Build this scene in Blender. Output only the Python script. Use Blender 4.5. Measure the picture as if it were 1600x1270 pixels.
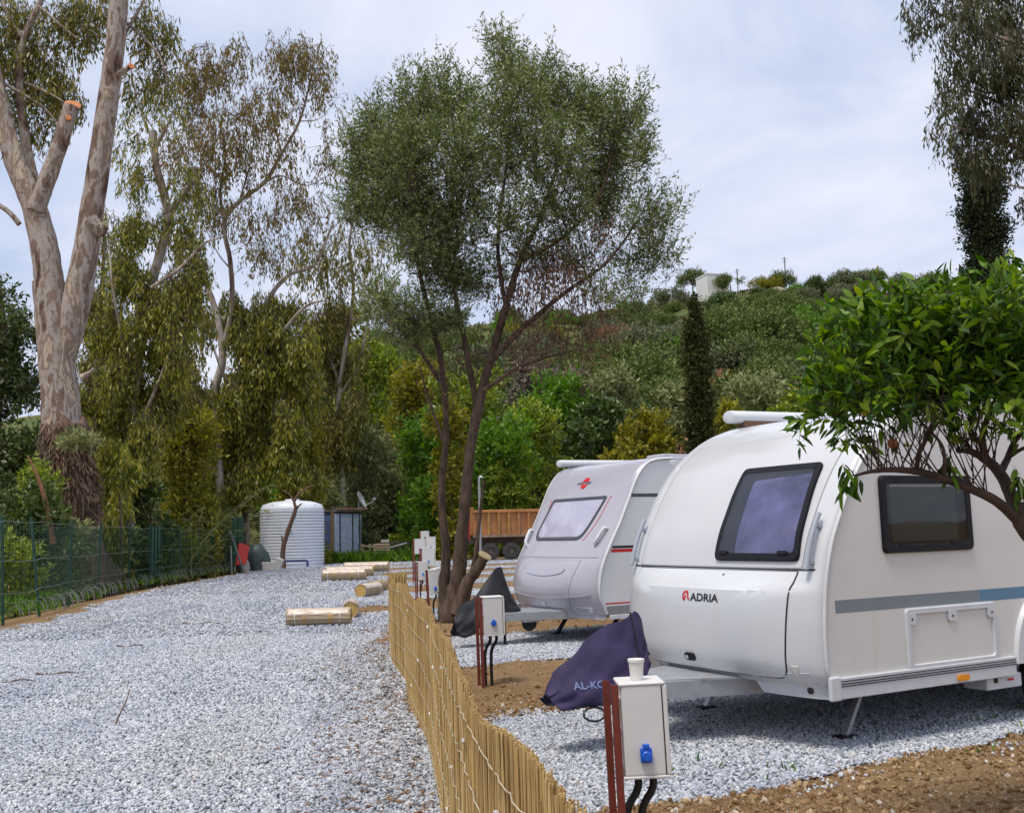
import bpy, bmesh, math, random
import numpy as np
from mathutils import Vector, Matrix, Euler

for o in list(bpy.data.objects): bpy.data.objects.remove(o, do_unlink=True)
scene = bpy.context.scene
COL = scene.collection
R = math.radians
# ------------------------------------------------------------------ camera
F_PX, PITCH, ROLL, CAM_H = 1600.7, .1223, -.0259, 1.5785
_fw = np.array([0, math.cos(PITCH), math.sin(PITCH)]); _u0 = np.array([0, -math.sin(PITCH), math.cos(PITCH)]); _ex = np.array([1., 0, 0])
_rt = math.cos(ROLL)*_ex + math.sin(ROLL)*_u0; _up = -math.sin(ROLL)*_ex + math.cos(ROLL)*_u0
CAM = np.array([0, 0, CAM_H])
cd = bpy.data.cameras.new('camera'); cam = bpy.data.objects.new('camera', cd); COL.objects.link(cam)
cd.sensor_fit = 'HORIZONTAL'; cd.sensor_width = 36; cd.lens = 36*F_PX/1600; cd.clip_start = .05; cd.clip_end = 6000
cam.matrix_world = Matrix(((_rt[0], _up[0], -_fw[0], 0), (_rt[1], _up[1], -_fw[1], 0), (_rt[2], _up[2], -_fw[2], CAM_H), (0, 0, 0, 1)))
scene.camera = cam
# ------------------------------------------------------------------ sky, sun, exposure
SUN_AZ, SUN_EL = R(222), R(69)          # azimuth clockwise from +Y
world = bpy.data.worlds.new('World'); scene.world = world; world.use_nodes = True
nt = world.node_tree; nt.nodes.clear(); N = nt.nodes.new; Lk = nt.links.new
out = N('ShaderNodeOutputWorld'); bg = N('ShaderNodeBackground'); sky = N('ShaderNodeTexSky')
sky.sky_type = 'NISHITA'; sky.sun_disc = False; sky.sun_elevation = SUN_EL; sky.sun_rotation = SUN_AZ
sky.air_density = 1.0; sky.dust_density = 1.5; sky.ozone_density = 1.5
tc = N('ShaderNodeTexCoord'); sep = N('ShaderNodeSeparateXYZ'); Lk(tc.outputs['Generated'], sep.inputs[0])
zc = N('ShaderNodeMath'); zc.operation = 'MAXIMUM'; zc.inputs[1].default_value = 0; Lk(sep.outputs[2], zc.inputs[0])
za = N('ShaderNodeMath'); za.operation = 'ADD'; za.inputs[1].default_value = .22; Lk(zc.outputs[0], za.inputs[0])
dv = N('ShaderNodeVectorMath'); dv.operation = 'DIVIDE'; Lk(tc.outputs['Generated'], dv.inputs[0])
cmb = N('ShaderNodeCombineXYZ'); [Lk(za.outputs[0], cmb.inputs[i]) for i in range(3)]; Lk(cmb.outputs[0], dv.inputs[1])
nz = N('ShaderNodeTexNoise'); nz.inputs['Scale'].default_value = 2.3; nz.inputs['Detail'].default_value = 7; nz.inputs['Roughness'].default_value = .56; nz.inputs['Distortion'].default_value = .35
Lk(dv.outputs[0], nz.inputs['Vector'])
rp = N('ShaderNodeValToRGB'); rp.color_ramp.elements[0].position = .30; rp.color_ramp.elements[1].position = .66
Lk(nz.outputs['Fac'], rp.inputs[0])
cl = N('ShaderNodeMix'); cl.data_type = 'RGBA'                       # thin and thick cloud
cl.inputs['A'].default_value = (3.6, 4.35, 5.9, 1); cl.inputs['B'].default_value = (6.1, 6.25, 7.15, 1); Lk(rp.outputs[0], cl.inputs['Factor'])
mx = N('ShaderNodeMix'); mx.data_type = 'RGBA'; mx.inputs['Factor'].default_value = .93
Lk(sky.outputs[0], mx.inputs['A']); Lk(cl.outputs['Result'], mx.inputs['B'])
Lk(mx.outputs['Result'], bg.inputs[0]); bg.inputs[1].default_value = .1; Lk(bg.outputs[0], out.inputs[0])
sd = bpy.data.lights.new('sun', 'SUN'); sd.energy = 2.1; sd.angle = R(18); sd.color = (1, .92, .80)
sun = bpy.data.objects.new('sun', sd); COL.objects.link(sun)
_sv = Vector((math.sin(SUN_AZ)*math.cos(SUN_EL), math.cos(SUN_AZ)*math.cos(SUN_EL), math.sin(SUN_EL)))
sun.rotation_euler = _sv.to_track_quat('Z', 'Y').to_euler(); sun.location = (0, 0, 40)
vs = scene.view_settings; vs.view_transform = 'Standard'; vs.look = 'None'; vs.gamma = 1; vs.use_curve_mapping = False; vs.exposure = .56
scene.render.engine = 'CYCLES'
try:
    scene.cycles.max_bounces = 6; scene.cycles.diffuse_bounces = 2; scene.cycles.transparent_max_bounces = 6
except Exception: pass

# ------------------------------------------------------------------ pixel helpers (used to read positions off the measured camera)
def ray(px, py): return _rt*(px-800)/F_PX + _up*(635-py)/F_PX + _fw
def A(px, py, Y):
    d = ray(px, py); return CAM + d*(Y/d[1])
def G(px, py, z=0.):
    d = ray(px, py); t = (z-CAM_H)/d[2]; return (CAM+t*d)[:2]

# ------------------------------------------------------------------ objects
def tag(o, label=None, cat=None, group=None, kind=None):
    if label: o['label'] = label
    if cat: o['category'] = cat
    if group: o['group'] = group
    if kind: o['kind'] = kind
    return o
def thing(name, loc=(0, 0, 0), rz=0., label=None, cat=None, group=None):
    o = bpy.data.objects.new(name, None); COL.objects.link(o); o.empty_display_size = .2
    o.location = loc; o.rotation_euler = (0, 0, rz); return tag(o, label, cat, group)
def link(name, me, mat, parent=None, loc=None, rot=None, scl=None):
    o = bpy.data.objects.new(name, me); COL.objects.link(o)
    if mat and not me.materials: me.materials.append(mat)
    if parent: o.parent = parent
    if loc is not None: o.location = loc
    if rot is not None: o.rotation_euler = rot
    if scl is not None: o.scale = scl
    return o
def copy_tree(o, parent=None):
    c = o.copy(); COL.objects.link(c); c.parent = parent
    for ch in o.children: copy_tree(ch, c)
    return c
def np_mesh(name, V, Fq, smooth=False):
    """V (n,3), Fq (m,k) of one face size"""
    me = bpy.data.meshes.new(name); V = np.ascontiguousarray(V, dtype=np.float32); Fq = np.ascontiguousarray(Fq, dtype=np.int32)
    k = Fq.shape[1]
    me.vertices.add(len(V)); me.vertices.foreach_set('co', V.ravel())
    me.loops.add(Fq.size); me.loops.foreach_set('vertex_index', Fq.ravel())
    me.polygons.add(len(Fq)); me.polygons.foreach_set('loop_start', np.arange(0, Fq.size, k, dtype=np.int32))
    me.polygons.foreach_set('loop_total', np.full(len(Fq), k, dtype=np.int32))
    me.polygons.foreach_set('use_smooth', np.full(len(Fq), smooth, dtype=bool))
    me.update(calc_edges=True); return me

def frames(P):
    P = np.asarray(P, float); n = len(P)
    T = np.gradient(P, axis=0) if n > 1 else np.array([[0, 0, 1.]])
    T /= np.linalg.norm(T, axis=1)[:, None]+1e-9
    a = np.array([1., 0, 0]) if abs(T[0][0]) < .8 else np.array([0, 1., 0])
    X = [np.cross(T[0], a)]; X[0] /= np.linalg.norm(X[0])
    for i in range(1, n):
        x = X[-1]-T[i]*np.dot(X[-1], T[i]); X.append(x/(np.linalg.norm(x)+1e-9))
    X = np.array(X); return T, X, np.cross(T, X)
class MB:
    def __init__(s): s.v = []; s.f = []
    def add(s, vs, fs):
        o = len(s.v); s.v += [tuple(map(float, p)) for p in vs]; s.f += [tuple(int(i)+o for i in q) for q in fs]; return s
    def box(s, c, size, rot=None, taper=1.):
        hx, hy, hz = [q/2 for q in size]; P = []
        for z, k in ((-hz, 1.), (hz, taper)):
            for x, y in ((-hx, -hy), (hx, -hy), (hx, hy), (-hx, hy)): P.append(Vector((x*k, y*k, z)))
        if rot is not None:
            m = rot if isinstance(rot, Matrix) else Euler(rot).to_matrix(); P = [m @ p for p in P]
        P = [p+Vector(c) for p in P]
        return s.add(P, [(3, 2, 1, 0), (4, 5, 6, 7), (0, 1, 5, 4), (1, 2, 6, 5), (2, 3, 7, 6), (3, 0, 4, 7)])
    def beam(s, a, b, w, h):
        a = np.array(a, float); b = np.array(b, float); d = b-a; L = np.linalg.norm(d); d /= L
        up = np.array([0, 0, 1.]) if abs(d[2]) < .95 else np.array([1., 0, 0])
        x = np.cross(d, up); x /= np.linalg.norm(x); y = np.cross(x, d)
        P = [p+sx*x*w/2+sy*y*h/2 for p in (a, b) for sx, sy in ((-1, -1), (1, -1), (1, 1), (-1, 1))]
        return s.add(P, [(3, 2, 1, 0), (4, 5, 6, 7), (0, 1, 5, 4), (1, 2, 6, 5), (2, 3, 7, 6), (3, 0, 4, 7)])
    def loft(s, rings, closed=True, caps=True, loop=False):
        o = len(s.v); n = len(rings[0])
        for r in rings: s.v += [tuple(map(float, p)) for p in r]
        m = len(rings)
        for i in range(m if loop else m-1):
            for j in range(n if closed else n-1):
                i2 = (i+1) % m; j2 = (j+1) % n
                s.f.append((o+i*n+j, o+i*n+j2, o+i2*n+j2, o+i2*n+j))
        if caps and closed and not loop:
            s.f.append(tuple(o+j for j in range(n-1, -1, -1))); s.f.append(tuple(o+(m-1)*n+j for j in range(n)))
        return s
    def tube(s, P, r, seg=8, caps=True, wob=0., rng=None, loop=False):
        P = np.asarray(P, float); r = np.broadcast_to(np.asarray(r, float), (len(P),)); T, X, Y = frames(P)
        an = np.arange(seg)*2*math.pi/seg; rings = []
        for i in range(len(P)):
            k = 1+(rng.uniform(-wob, wob, seg) if wob else 0)
            rings.append(P[i]+((np.cos(an)*k)[:, None]*X[i]+(np.sin(an)*k)[:, None]*Y[i])*r[i])
        return s.loft(rings, True, caps, loop)
    def lathe(s, prof, seg=24, c=(0, 0, 0), caps=True):
        an = np.arange(seg)*2*math.pi/seg
        return s.loft([[(c[0]+r*math.cos(t), c[1]+r*math.sin(t), c[2]+z) for t in an] for r, z in prof], True, caps)
    def mesh(s, name, smooth=None, bevel=0., bseg=2):
        me = bpy.data.meshes.new(name); me.from_pydata(s.v, [], s.f)
        if bevel:
            bm = bmesh.new(); bm.from_mesh(me); bmesh.ops.remove_doubles(bm, verts=bm.verts, dist=1e-5)
            ed = [e for e in bm.edges if e.is_manifold and e.calc_face_angle(0) > .5]
            bmesh.ops.bevel(bm, geom=ed, offset=bevel, segments=bseg, affect='EDGES', profile=.5, clamp_overlap=True)
            bm.to_mesh(me); bm.free()
        me.update()
        if smooth is not None:
            me.polygons.foreach_set('use_smooth', np.ones(len(me.polygons), bool)); me.set_sharp_from_angle(angle=R(smooth))
        return me
    def obj(s, name, mat, parent=None, smooth=None, bevel=0., bseg=2, **k):
        return link(name, s.mesh(name, smooth, bevel, bseg), mat, parent, **k)

def curve(P, n):
    """Catmull-Rom through P (any columns), n samples"""
    P = np.asarray(P, float); m = len(P); Q = np.vstack([2*P[0]-P[1], P, 2*P[-1]-P[-2]])
    t = np.linspace(0, m-1, n); i = np.minimum(t.astype(int), m-2); u = (t-i)[:, None]
    p0, p1, p2, p3 = Q[i], Q[i+1], Q[i+2], Q[i+3]
    return .5*((2*p1)+(p2-p0)*u+(2*p0-5*p1+4*p2-p3)*u*u+(3*p1-p0-3*p2+p3)*u**3)

def vnoise(x, y, seed=0):
    """smooth value noise, arrays"""
    x = np.asarray(x, float); y = np.asarray(y, float); xi = np.floor(x).astype(np.int64); yi = np.floor(y).astype(np.int64); fx = x-xi; fy = y-yi
    def h(a, b):
        n = (a*374761393+b*668265263+seed*1442695041) & 0x7fffffff; n = ((n ^ (n >> 13))*1274126177) & 0x7fffffff
        return ((n ^ (n >> 16)) & 0xffff)/65535.
    sx = fx*fx*(3-2*fx); sy = fy*fy*(3-2*fy)
    return (h(xi, yi)*(1-sx)+h(xi+1, yi)*sx)*(1-sy)+(h(xi, yi+1)*(1-sx)+h(xi+1, yi+1)*sx)*sy

# ------------------------------------------------------------------ materials
def new_mat(name):
    m = bpy.data.materials.new(name); m.use_nodes = True; nt = m.node_tree; b = nt.nodes['Principled BSDF']; return m, nt, b
def noise_node(nt, scale, detail=4, rough=.55, stretch=None, coord='Object'):
    t = nt.nodes.new('ShaderNodeTexCoord'); n = nt.nodes.new('ShaderNodeTexNoise')
    n.inputs['Scale'].default_value = scale; n.inputs['Detail'].default_value = detail; n.inputs['Roughness'].default_value = rough
    if stretch:
        mp = nt.nodes.new('ShaderNodeMapping'); mp.inputs['Scale'].default_value = stretch
        nt.links.new(t.outputs[coord], mp.inputs[0]); nt.links.new(mp.outputs[0], n.inputs['Vector'])
    else: nt.links.new(t.outputs[coord], n.inputs['Vector'])
    return n
def ramp(nt, src, stops, interp='LINEAR'):
    r = nt.nodes.new('ShaderNodeValToRGB'); cr = r.color_ramp; cr.interpolation = interp
    while len(cr.elements) < len(stops): cr.elements.new(.5)
    for e, (p, c) in zip(cr.elements, stops): e.position = p; e.color = (*c, 1)
    nt.links.new(src, r.inputs[0]); return r
def mul(c, k): return tuple(max(0, min(1, q*k)) for q in c)
def M(name, c, rough=.6, var=.12, scale=4., detail=4, bump=0., bscale=None, metal=0., spec=.5, stretch=None, coat=0., c2=None, dirt=None):
    m, nt, b = new_mat(name); L = nt.links.new
    b.inputs['Roughness'].default_value = rough; b.inputs['Metallic'].default_value = metal; b.inputs['Specular IOR Level'].default_value = spec
    b.inputs['Coat Weight'].default_value = coat; b.inputs['Coat Roughness'].default_value = .08
    n = noise_node(nt, scale, detail, .6, stretch)
    r = ramp(nt, n.outputs['Fac'], [(.3, mul(c, 1-var)), (.7, c2 or mul(c, 1+var))]); src = r.outputs[0]
    if dirt:
        n2 = noise_node(nt, dirt[1], 6, .65, dirt[3] if len(dirt) > 3 else None)
        r2 = ramp(nt, n2.outputs['Fac'], [(dirt[2], (0, 0, 0)), (dirt[2]+.2, (1, 1, 1))]); mixn = nt.nodes.new('ShaderNodeMix'); mixn.data_type = 'RGBA'
        L(r2.outputs[0], mixn.inputs['Factor']); L(src, mixn.inputs['A']); mixn.inputs['B'].default_value = (*dirt[0], 1); src = mixn.outputs['Result']
    L(src, b.inputs['Base Color'])
    if bump:
        nb = noise_node(nt, bscale or scale*3, 5, .6, stretch); bp = nt.nodes.new('ShaderNodeBump'); bp.inputs['Strength'].default_value = bump; bp.inputs['Distance'].default_value = .02
        L(nb.outputs['Fac'], bp.inputs['Height']); L(bp.outputs[0], b.inputs['Normal'])
    return m
def leaf_mat(name, cols, trans=.3, rough=.5, spec=.4, patch=None, pscale=.5):
    """cols: ramp of colours by leaf; patch: (colour, threshold) for bigger tinted areas"""
    m, nt, b = new_mat(name); L = nt.links.new
    g = nt.nodes.new('ShaderNodeNewGeometry'); st = [(i/(len(cols)-1), c) for i, c in enumerate(cols)]
    r = ramp(nt, g.outputs['Random Per Island'], st); src = r.outputs[0]
    if patch:
        n = noise_node(nt, pscale, 3, .6); r2 = ramp(nt, n.outputs['Fac'], [(patch[1], (0, 0, 0)), (patch[1]+.16, (1, 1, 1))])
        mixn = nt.nodes.new('ShaderNodeMix'); mixn.data_type = 'RGBA'; L(r2.outputs[0], mixn.inputs['Factor']); L(src, mixn.inputs['A']); mixn.inputs['B'].default_value = (*patch[0], 1); src = mixn.outputs['Result']
    L(src, b.inputs['Base Color']); b.inputs['Roughness'].default_value = rough; b.inputs['Specular IOR Level'].default_value = spec
    t = nt.nodes.new('ShaderNodeBsdfTranslucent'); hs = nt.nodes.new('ShaderNodeHueSaturation'); hs.inputs['Saturation'].default_value = 1.15; hs.inputs['Value'].default_value = 1.5
    L(src, hs.inputs['Color']); L(hs.outputs[0], t.inputs[0])
    ms = nt.nodes.new('ShaderNodeMixShader'); ms.inputs[0].default_value = trans; L(b.outputs[0], ms.inputs[1]); L(t.outputs[0], ms.inputs[2])
    L(ms.outputs[0], nt.nodes['Material Output'].inputs[0]); return m
def rand_mat(name, stops, rough=.8, bump=.0, bscale=60, spec=.3, var=.2, place=None):
    """colour by instance"""
    m, nt, b = new_mat(name); L = nt.links.new
    oi = nt.nodes.new('ShaderNodeObjectInfo'); r = ramp(nt, oi.outputs['Random'], stops)
    n = noise_node(nt, 3, 4, .6); mm = nt.nodes.new('ShaderNodeMix'); mm.data_type = 'RGBA'; mm.blend_type = 'MULTIPLY'; mm.inputs['Factor'].default_value = 1
    r2 = ramp(nt, n.outputs['Fac'], [(.3, (1-var,)*3), (.7, (1, 1, 1))]); L(r.outputs[0], mm.inputs['A']); L(r2.outputs[0], mm.inputs['B'])
    src = mm.outputs['Result']
    if place:
        g = nt.nodes.new('ShaderNodeNewGeometry'); mp = nt.nodes.new('ShaderNodeMapping'); mp.inputs['Scale'].default_value = (1, .28, 1); mp.inputs['Rotation'].default_value = (0, 0, .12); L(g.outputs['Position'], mp.inputs[0])
        n2 = nt.nodes.new('ShaderNodeTexNoise'); n2.inputs['Scale'].default_value = .9; n2.inputs['Detail'].default_value = 6; L(mp.outputs[0], n2.inputs['Vector']); r3 = ramp(nt, n2.outputs['Fac'], [(.32, place[0]), (.5, (1, 1, 1)), (.7, place[1])])
        m3 = nt.nodes.new('ShaderNodeMix'); m3.data_type = 'RGBA'; m3.blend_type = 'MULTIPLY'; m3.inputs['Factor'].default_value = 1; L(src, m3.inputs['A']); L(r3.outputs[0], m3.inputs['B']); src = m3.outputs['Result']
    L(src, b.inputs['Base Color']); b.inputs['Roughness'].default_value = rough; b.inputs['Specular IOR Level'].default_value = spec
    if bump:
        nb = noise_node(nt, bscale, 4); bp = nt.nodes.new('ShaderNodeBump'); bp.inputs['Strength'].default_value = bump; L(nb.outputs['Fac'], bp.inputs['Height']); L(bp.outputs[0], b.inputs['Normal'])
    return m
# ================================================================== SETTING
AX = np.array([math.cos(.506), math.sin(.506)]); NX = np.array([-AX[1], AX[0]])      # pitch axis and the direction across pitches
FPATH = np.array([[-1.93, 15.75], [-1.80, 15.0], [-1.62, 13.4], [-1.33, 11.9], [-1.20, 11.2], [-1.03, 9.9], [-.70, 8.0], [-.46, 6.1], [-.36, 5.25], [-.22, 4.05], [-.11, 3.2], [.03, 2.45], [.13, 1.95], [.24, 1.45]])
def fence_x(y): return np.interp(y, FPATH[::-1, 1], FPATH[::-1, 0])
def right_edge(y): return np.where(y < 15.75, fence_x(y), np.interp(y, [15.75, 30, 54, 60], [-1.93, -3.5, -6.3, -5.5]))
LEFT_PTS = np.array([G(*p) for p in [(0, 987), (60, 974), (120, 958), (200, 932), (260, 917), (330, 905), (395, 893)]])
LEFT_PTS = np.vstack([[[-9.6, 0.], [-9.6, 12.]], LEFT_PTS])
def left_edge(y): return np.interp(y, LEFT_PTS[:, 1], LEFT_PTS[:, 0])
PADS = [(4.95, 7.8), (11.15, 14.3), (17.5, 20.3), (23.6, 26.4), (29.6, 32.4), (35.4, 38.2), (41.2, 44.0), (47.0, 49.8)]
def wob(x, y, s=1.): return (vnoise(x*2.2, y*2.2, 3)-.5)*.5*s+(vnoise(x*7, y*7, 5)-.5)*.22*s
def is_gravel(x, y):
    x = np.asarray(x, float); y = np.asarray(y, float); n = wob(x, y)
    road = (x > left_edge(y)+n*1.4) & (x < right_edge(y)+n*.5+np.where(y > 13.5, -.1, -.03)) & (y < 57)
    # earth tongues that run out past the end of the screen
    w = x*NX[0]+y*NX[1]; inpad = np.zeros(x.shape, bool)
    for a, b in PADS: inpad |= (w > a+n*.6) & (w < b+n*.6)
    tong = (~inpad) & (y > 12.5) & (x > right_edge(y)-.75+n*1.6) & (vnoise(x*.8, y*.45, 9) > .3)
    road &= ~tong
    pad = inpad & (x >= right_edge(y)-.1) & (x < right_edge(y)+15)
    far = (y > 55+n*2) & (y < 62+n*2+x*.1) & (x > -11) & (x < 40)
    return road | pad | far

soil_m, nt, b = new_mat('soil')
n1 = noise_node(nt, 1.1, 8, .62, coord='Object'); n2 = noise_node(nt, 14, 6, .7)
r1 = ramp(nt, n1.outputs['Fac'], [(.25, (.19, .115, .055)), (.5, (.295, .19, .098)), (.75, (.38, .26, .145))])
r2 = ramp(nt, n2.outputs['Fac'], [(.3, (.55, .55, .55)), (.65, (1, 1, 1))]); mm = nt.nodes.new('ShaderNodeMix'); mm.data_type = 'RGBA'; mm.blend_type = 'MULTIPLY'; mm.inputs['Factor'].default_value = 1
nt.links.new(r1.outputs[0], mm.inputs['A']); nt.links.new(r2.outputs[0], mm.inputs['B']); nt.links.new(mm.outputs['Result'], b.inputs['Base Color']); b.inputs['Roughness'].default_value = .95; b.inputs['Specular IOR Level'].default_value = .1
bp = nt.nodes.new('ShaderNodeBump'); bp.inputs['Strength'].default_value = .9; bp.inputs['Distance'].default_value = .05; nt.links.new(n2.outputs['Fac'], bp.inputs['Height']); nt.links.new(bp.outputs[0], b.inputs['Normal'])

grav_m, nt, b = new_mat('crushed_gravel')
t = nt.nodes.new('ShaderNodeTexCoord'); vo = nt.nodes.new('ShaderNodeTexVoronoi'); vo.inputs['Scale'].default_value = 26; nt.links.new(t.outputs['Object'], vo.inputs['Vector'])
sp = nt.nodes.new('ShaderNodeSeparateColor'); nt.links.new(vo.outputs['Color'], sp.inputs[0])
r1 = ramp(nt, sp.outputs[0], [(0, (.22, .235, .27)), (.5, (.47, .49, .54)), (1, (.70, .715, .75))])
r2 = ramp(nt, vo.outputs['Distance'], [(.25, (1, 1, 1)), (.75, (.3, .3, .3))])
mm = nt.nodes.new('ShaderNodeMix'); mm.data_type = 'RGBA'; mm.blend_type = 'MULTIPLY'; mm.inputs['Factor'].default_value = 1
nt.links.new(r1.outputs[0], mm.inputs['A']); nt.links.new(r2.outputs[0], mm.inputs['B'])
n3 = noise_node(nt, .55, 6, .6); r3 = ramp(nt, n3.outputs['Fac'], [(.35, (.82, .82, .84)), (.65, (1, 1, 1))]); m2 = nt.nodes.new('ShaderNodeMix'); m2.data_type = 'RGBA'; m2.blend_type = 'MULTIPLY'; m2.inputs['Factor'].default_value = 1
nt.links.new(mm.outputs['Result'], m2.inputs['A']); nt.links.new(r3.outputs[0], m2.inputs['B'])
nt.links.new(m2.outputs['Result'], b.inputs['Base Color']); b.inputs['Roughness'].default_value = .85
bp = nt.nodes.new('ShaderNodeBump'); bp.inputs['Strength'].default_value = 1; bp.inputs['Distance'].default_value = .03; bp.invert = True; nt.links.new(vo.outputs['Distance'], bp.inputs['Height']); nt.links.new(bp.outputs[0], b.inputs['Normal'])

# --- the ground, one sheet (earth, with low unevenness near the camera), and the hill behind it
def hnoise(x, y): return (vnoise(x*.13, y*.13, 1)-.5)*2.+(vnoise(x*.4, y*.4, 2)-.5)*.7
RIDGE_PX = [(-900, 720), (0, 660), (300, 615), (560, 540), (800, 500), (1000, 478), (1100, 462), (1180, 452), (1300, 448), (1420, 452), (1600, 462), (2600, 490)]
_rx = np.array([A(px, py, 225)[0] for px, py in RIDGE_PX]); _rz = np.array([A(px, py, 225)[2] for px, py in RIDGE_PX])
def hill_z(x, y):
    x = np.asarray(x, float); y = np.asarray(y, float)
    s = np.clip((y-78)/(225-78), 0, 1); sh = s**1.15*(1-.08*s)/.92; back = np.clip((y-228)/260, 0, 1)
    xr = x*225/np.maximum(y, 80)
    return np.interp(xr, _rx, _rz)*sh*(1-.9*back*back*(3-2*back))+hnoise(x, y)*np.clip((y-78)/30, 0, 1)*(1-back*.8)-.35*(y < 82)
def grid_mesh(name, xs, ys, zf, mat, **k):
    X, Y = np.meshgrid(xs, ys); Z = zf(X, Y); nx, ny = len(xs), len(ys)
    i = (np.arange(ny-1)[:, None]*nx+np.arange(nx-1)[None]).ravel()
    return link(name, np_mesh(name, np.stack([X, Y, Z], -1).reshape(-1, 3), np.stack([i, i+1, i+nx+1, i+nx], 1), True), mat, **k)
def soil_bump(x, y):
    near = np.clip((34-y)/6, 0, 1)*np.clip((y+8)/4, 0, 1)
    g = is_gravel(x, y); soft = np.zeros(np.shape(x))
    for r_ in (.08, .18, .30):
        for a_ in range(6): soft = soft+is_gravel(x+r_*math.cos(a_*1.047), y+r_*math.sin(a_*1.047))
    soft = np.clip(1-soft/14, 0, 1)**1.3
    bmp = np.maximum(.004, (vnoise(x*1.7, y*1.7, 21)-.35)*.07+(vnoise(x*6, y*6, 22)-.5)*.03+(vnoise(x*14, y*14, 23)-.5)*.014+.012)*soft
    bank = np.clip((left_edge(y)-x-.4)/3, 0, 1)*(-.5)*np.clip((y-14)/6, 0, 1)      # the stream bank behind the wire fence falls a little
    return np.where(x < left_edge(y), -.012, np.where(g & (soft < .2), -.006, bmp))*near*np.clip(9-abs(x), 0, 1)+bank*np.clip((90-y)/20, 0, 1)
xs = np.unique(np.concatenate([-np.geomspace(40, 3000, 26)[::-1], np.arange(-40, -12, 1.), np.arange(-12, -3, .35), np.arange(-3, 6.6, .07), np.arange(6.6, 40, 1.), np.geomspace(40, 3000, 26)]))
ys = np.unique(np.concatenate([-np.geomspace(10, 2000, 14)[::-1], np.arange(-10, 3, .8), np.arange(3, 17, .07), np.arange(17, 36, .25), np.arange(36, 100, 1.2), np.geomspace(100, 4000, 20)]))
tag(grid_mesh('ground', xs, ys, soil_bump, soil_m), kind='structure')
hs_m = M('hillside_scrub', (.10, .115, .04), .95, .35, .12, 7, .6, 1.2, spec=.1, c2=(.17, .16, .07), dirt=((.07, .105, .03), .3, .42))
xs = np.linspace(-330, 420, 190); ys = np.concatenate([np.linspace(76, 235, 70), np.geomspace(240, 700, 18)])
tag(grid_mesh('hillside', xs, ys, hill_z, hs_m), kind='structure')
def hill_at(px, py):
    """point where the view ray meets the hill"""
    d = ray(px, py); ts = np.linspace(78, 240, 1200); P = CAM+d[None]*(ts/d[1])[:, None]; dz = P[:, 2]-hill_z(P[:, 0], P[:, 1])
    k = np.where(dz <= 0)[0]
    return P[k[0]] if len(k) else None
# --- gravel: road, far apron and pitch pads are sheets of their own just above the earth
def strip_sheet(name, left, right, ts, z, n=28):
    V = []; Fq = []
    for i, t_ in enumerate(ts):
        a, b = left(t_), right(t_)
        for j in range(n): V.append((*(np.array(a)+(np.array(b)-np.array(a))*j/(n-1)), z))
    for i in range(len(ts)-1):
        for j in range(n-1): q = i*n+j; Fq.append((q, q+1, q+n+1, q+n))
    return tag(link(name, np_mesh(name, V, Fq), grav_m), kind='structure')
def w1(x, y, s=1.): return float(wob(np.array(x), np.array(y), s))
def roadL(y): x = float(left_edge(y)); return (x+w1(x, y)*1.3, y)
def roadR(y):
    x = float(right_edge(y)); e = x-.04+w1(x, y)*.4
    if y > 12.5:
        w = x*NX[0]+y*NX[1]
        if not any(a-.1 < w < b+.1 for a, b in PADS): e = x-.35-.55*abs(math.sin(w*1.1))+w1(x, y)*.9
    return (e, y)
strip_sheet('gravel_road', roadL, roadR, np.concatenate([np.arange(1.0, 36, .16), np.arange(36, 57.2, .5)]), .006)
strip_sheet('gravel_apron', lambda x: (x, 55.5+w1(x, 55)*3), lambda x: (x, 63+w1(x, 60)*4+x*.1), np.arange(-12, 40, .8), .010)
def pad(k, a, b):
    ts = np.arange(0, 15, .14); z = .012+.003*(k % 2)
    def start(w):                       # where line w meets the road side
        y = w/NX[1]
        for _ in range(8): x = float(right_edge(y)); y = (w-x*NX[0])/NX[1]
        return np.array([x, y])
    s0, s1 = start(a), start(b)
    def ed(s, t_): p = s+AX*(t_-.12); return (p[0]+NX[0]*w1(*p)*.6, p[1]+NX[1]*w1(*p)*.6)
    strip_sheet('gravel_pad', lambda t_: ed(s0, t_), lambda t_: ed(s1, t_), ts, z, 10)
for k, (a, b) in enumerate(PADS): pad(k, a, b)

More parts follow.
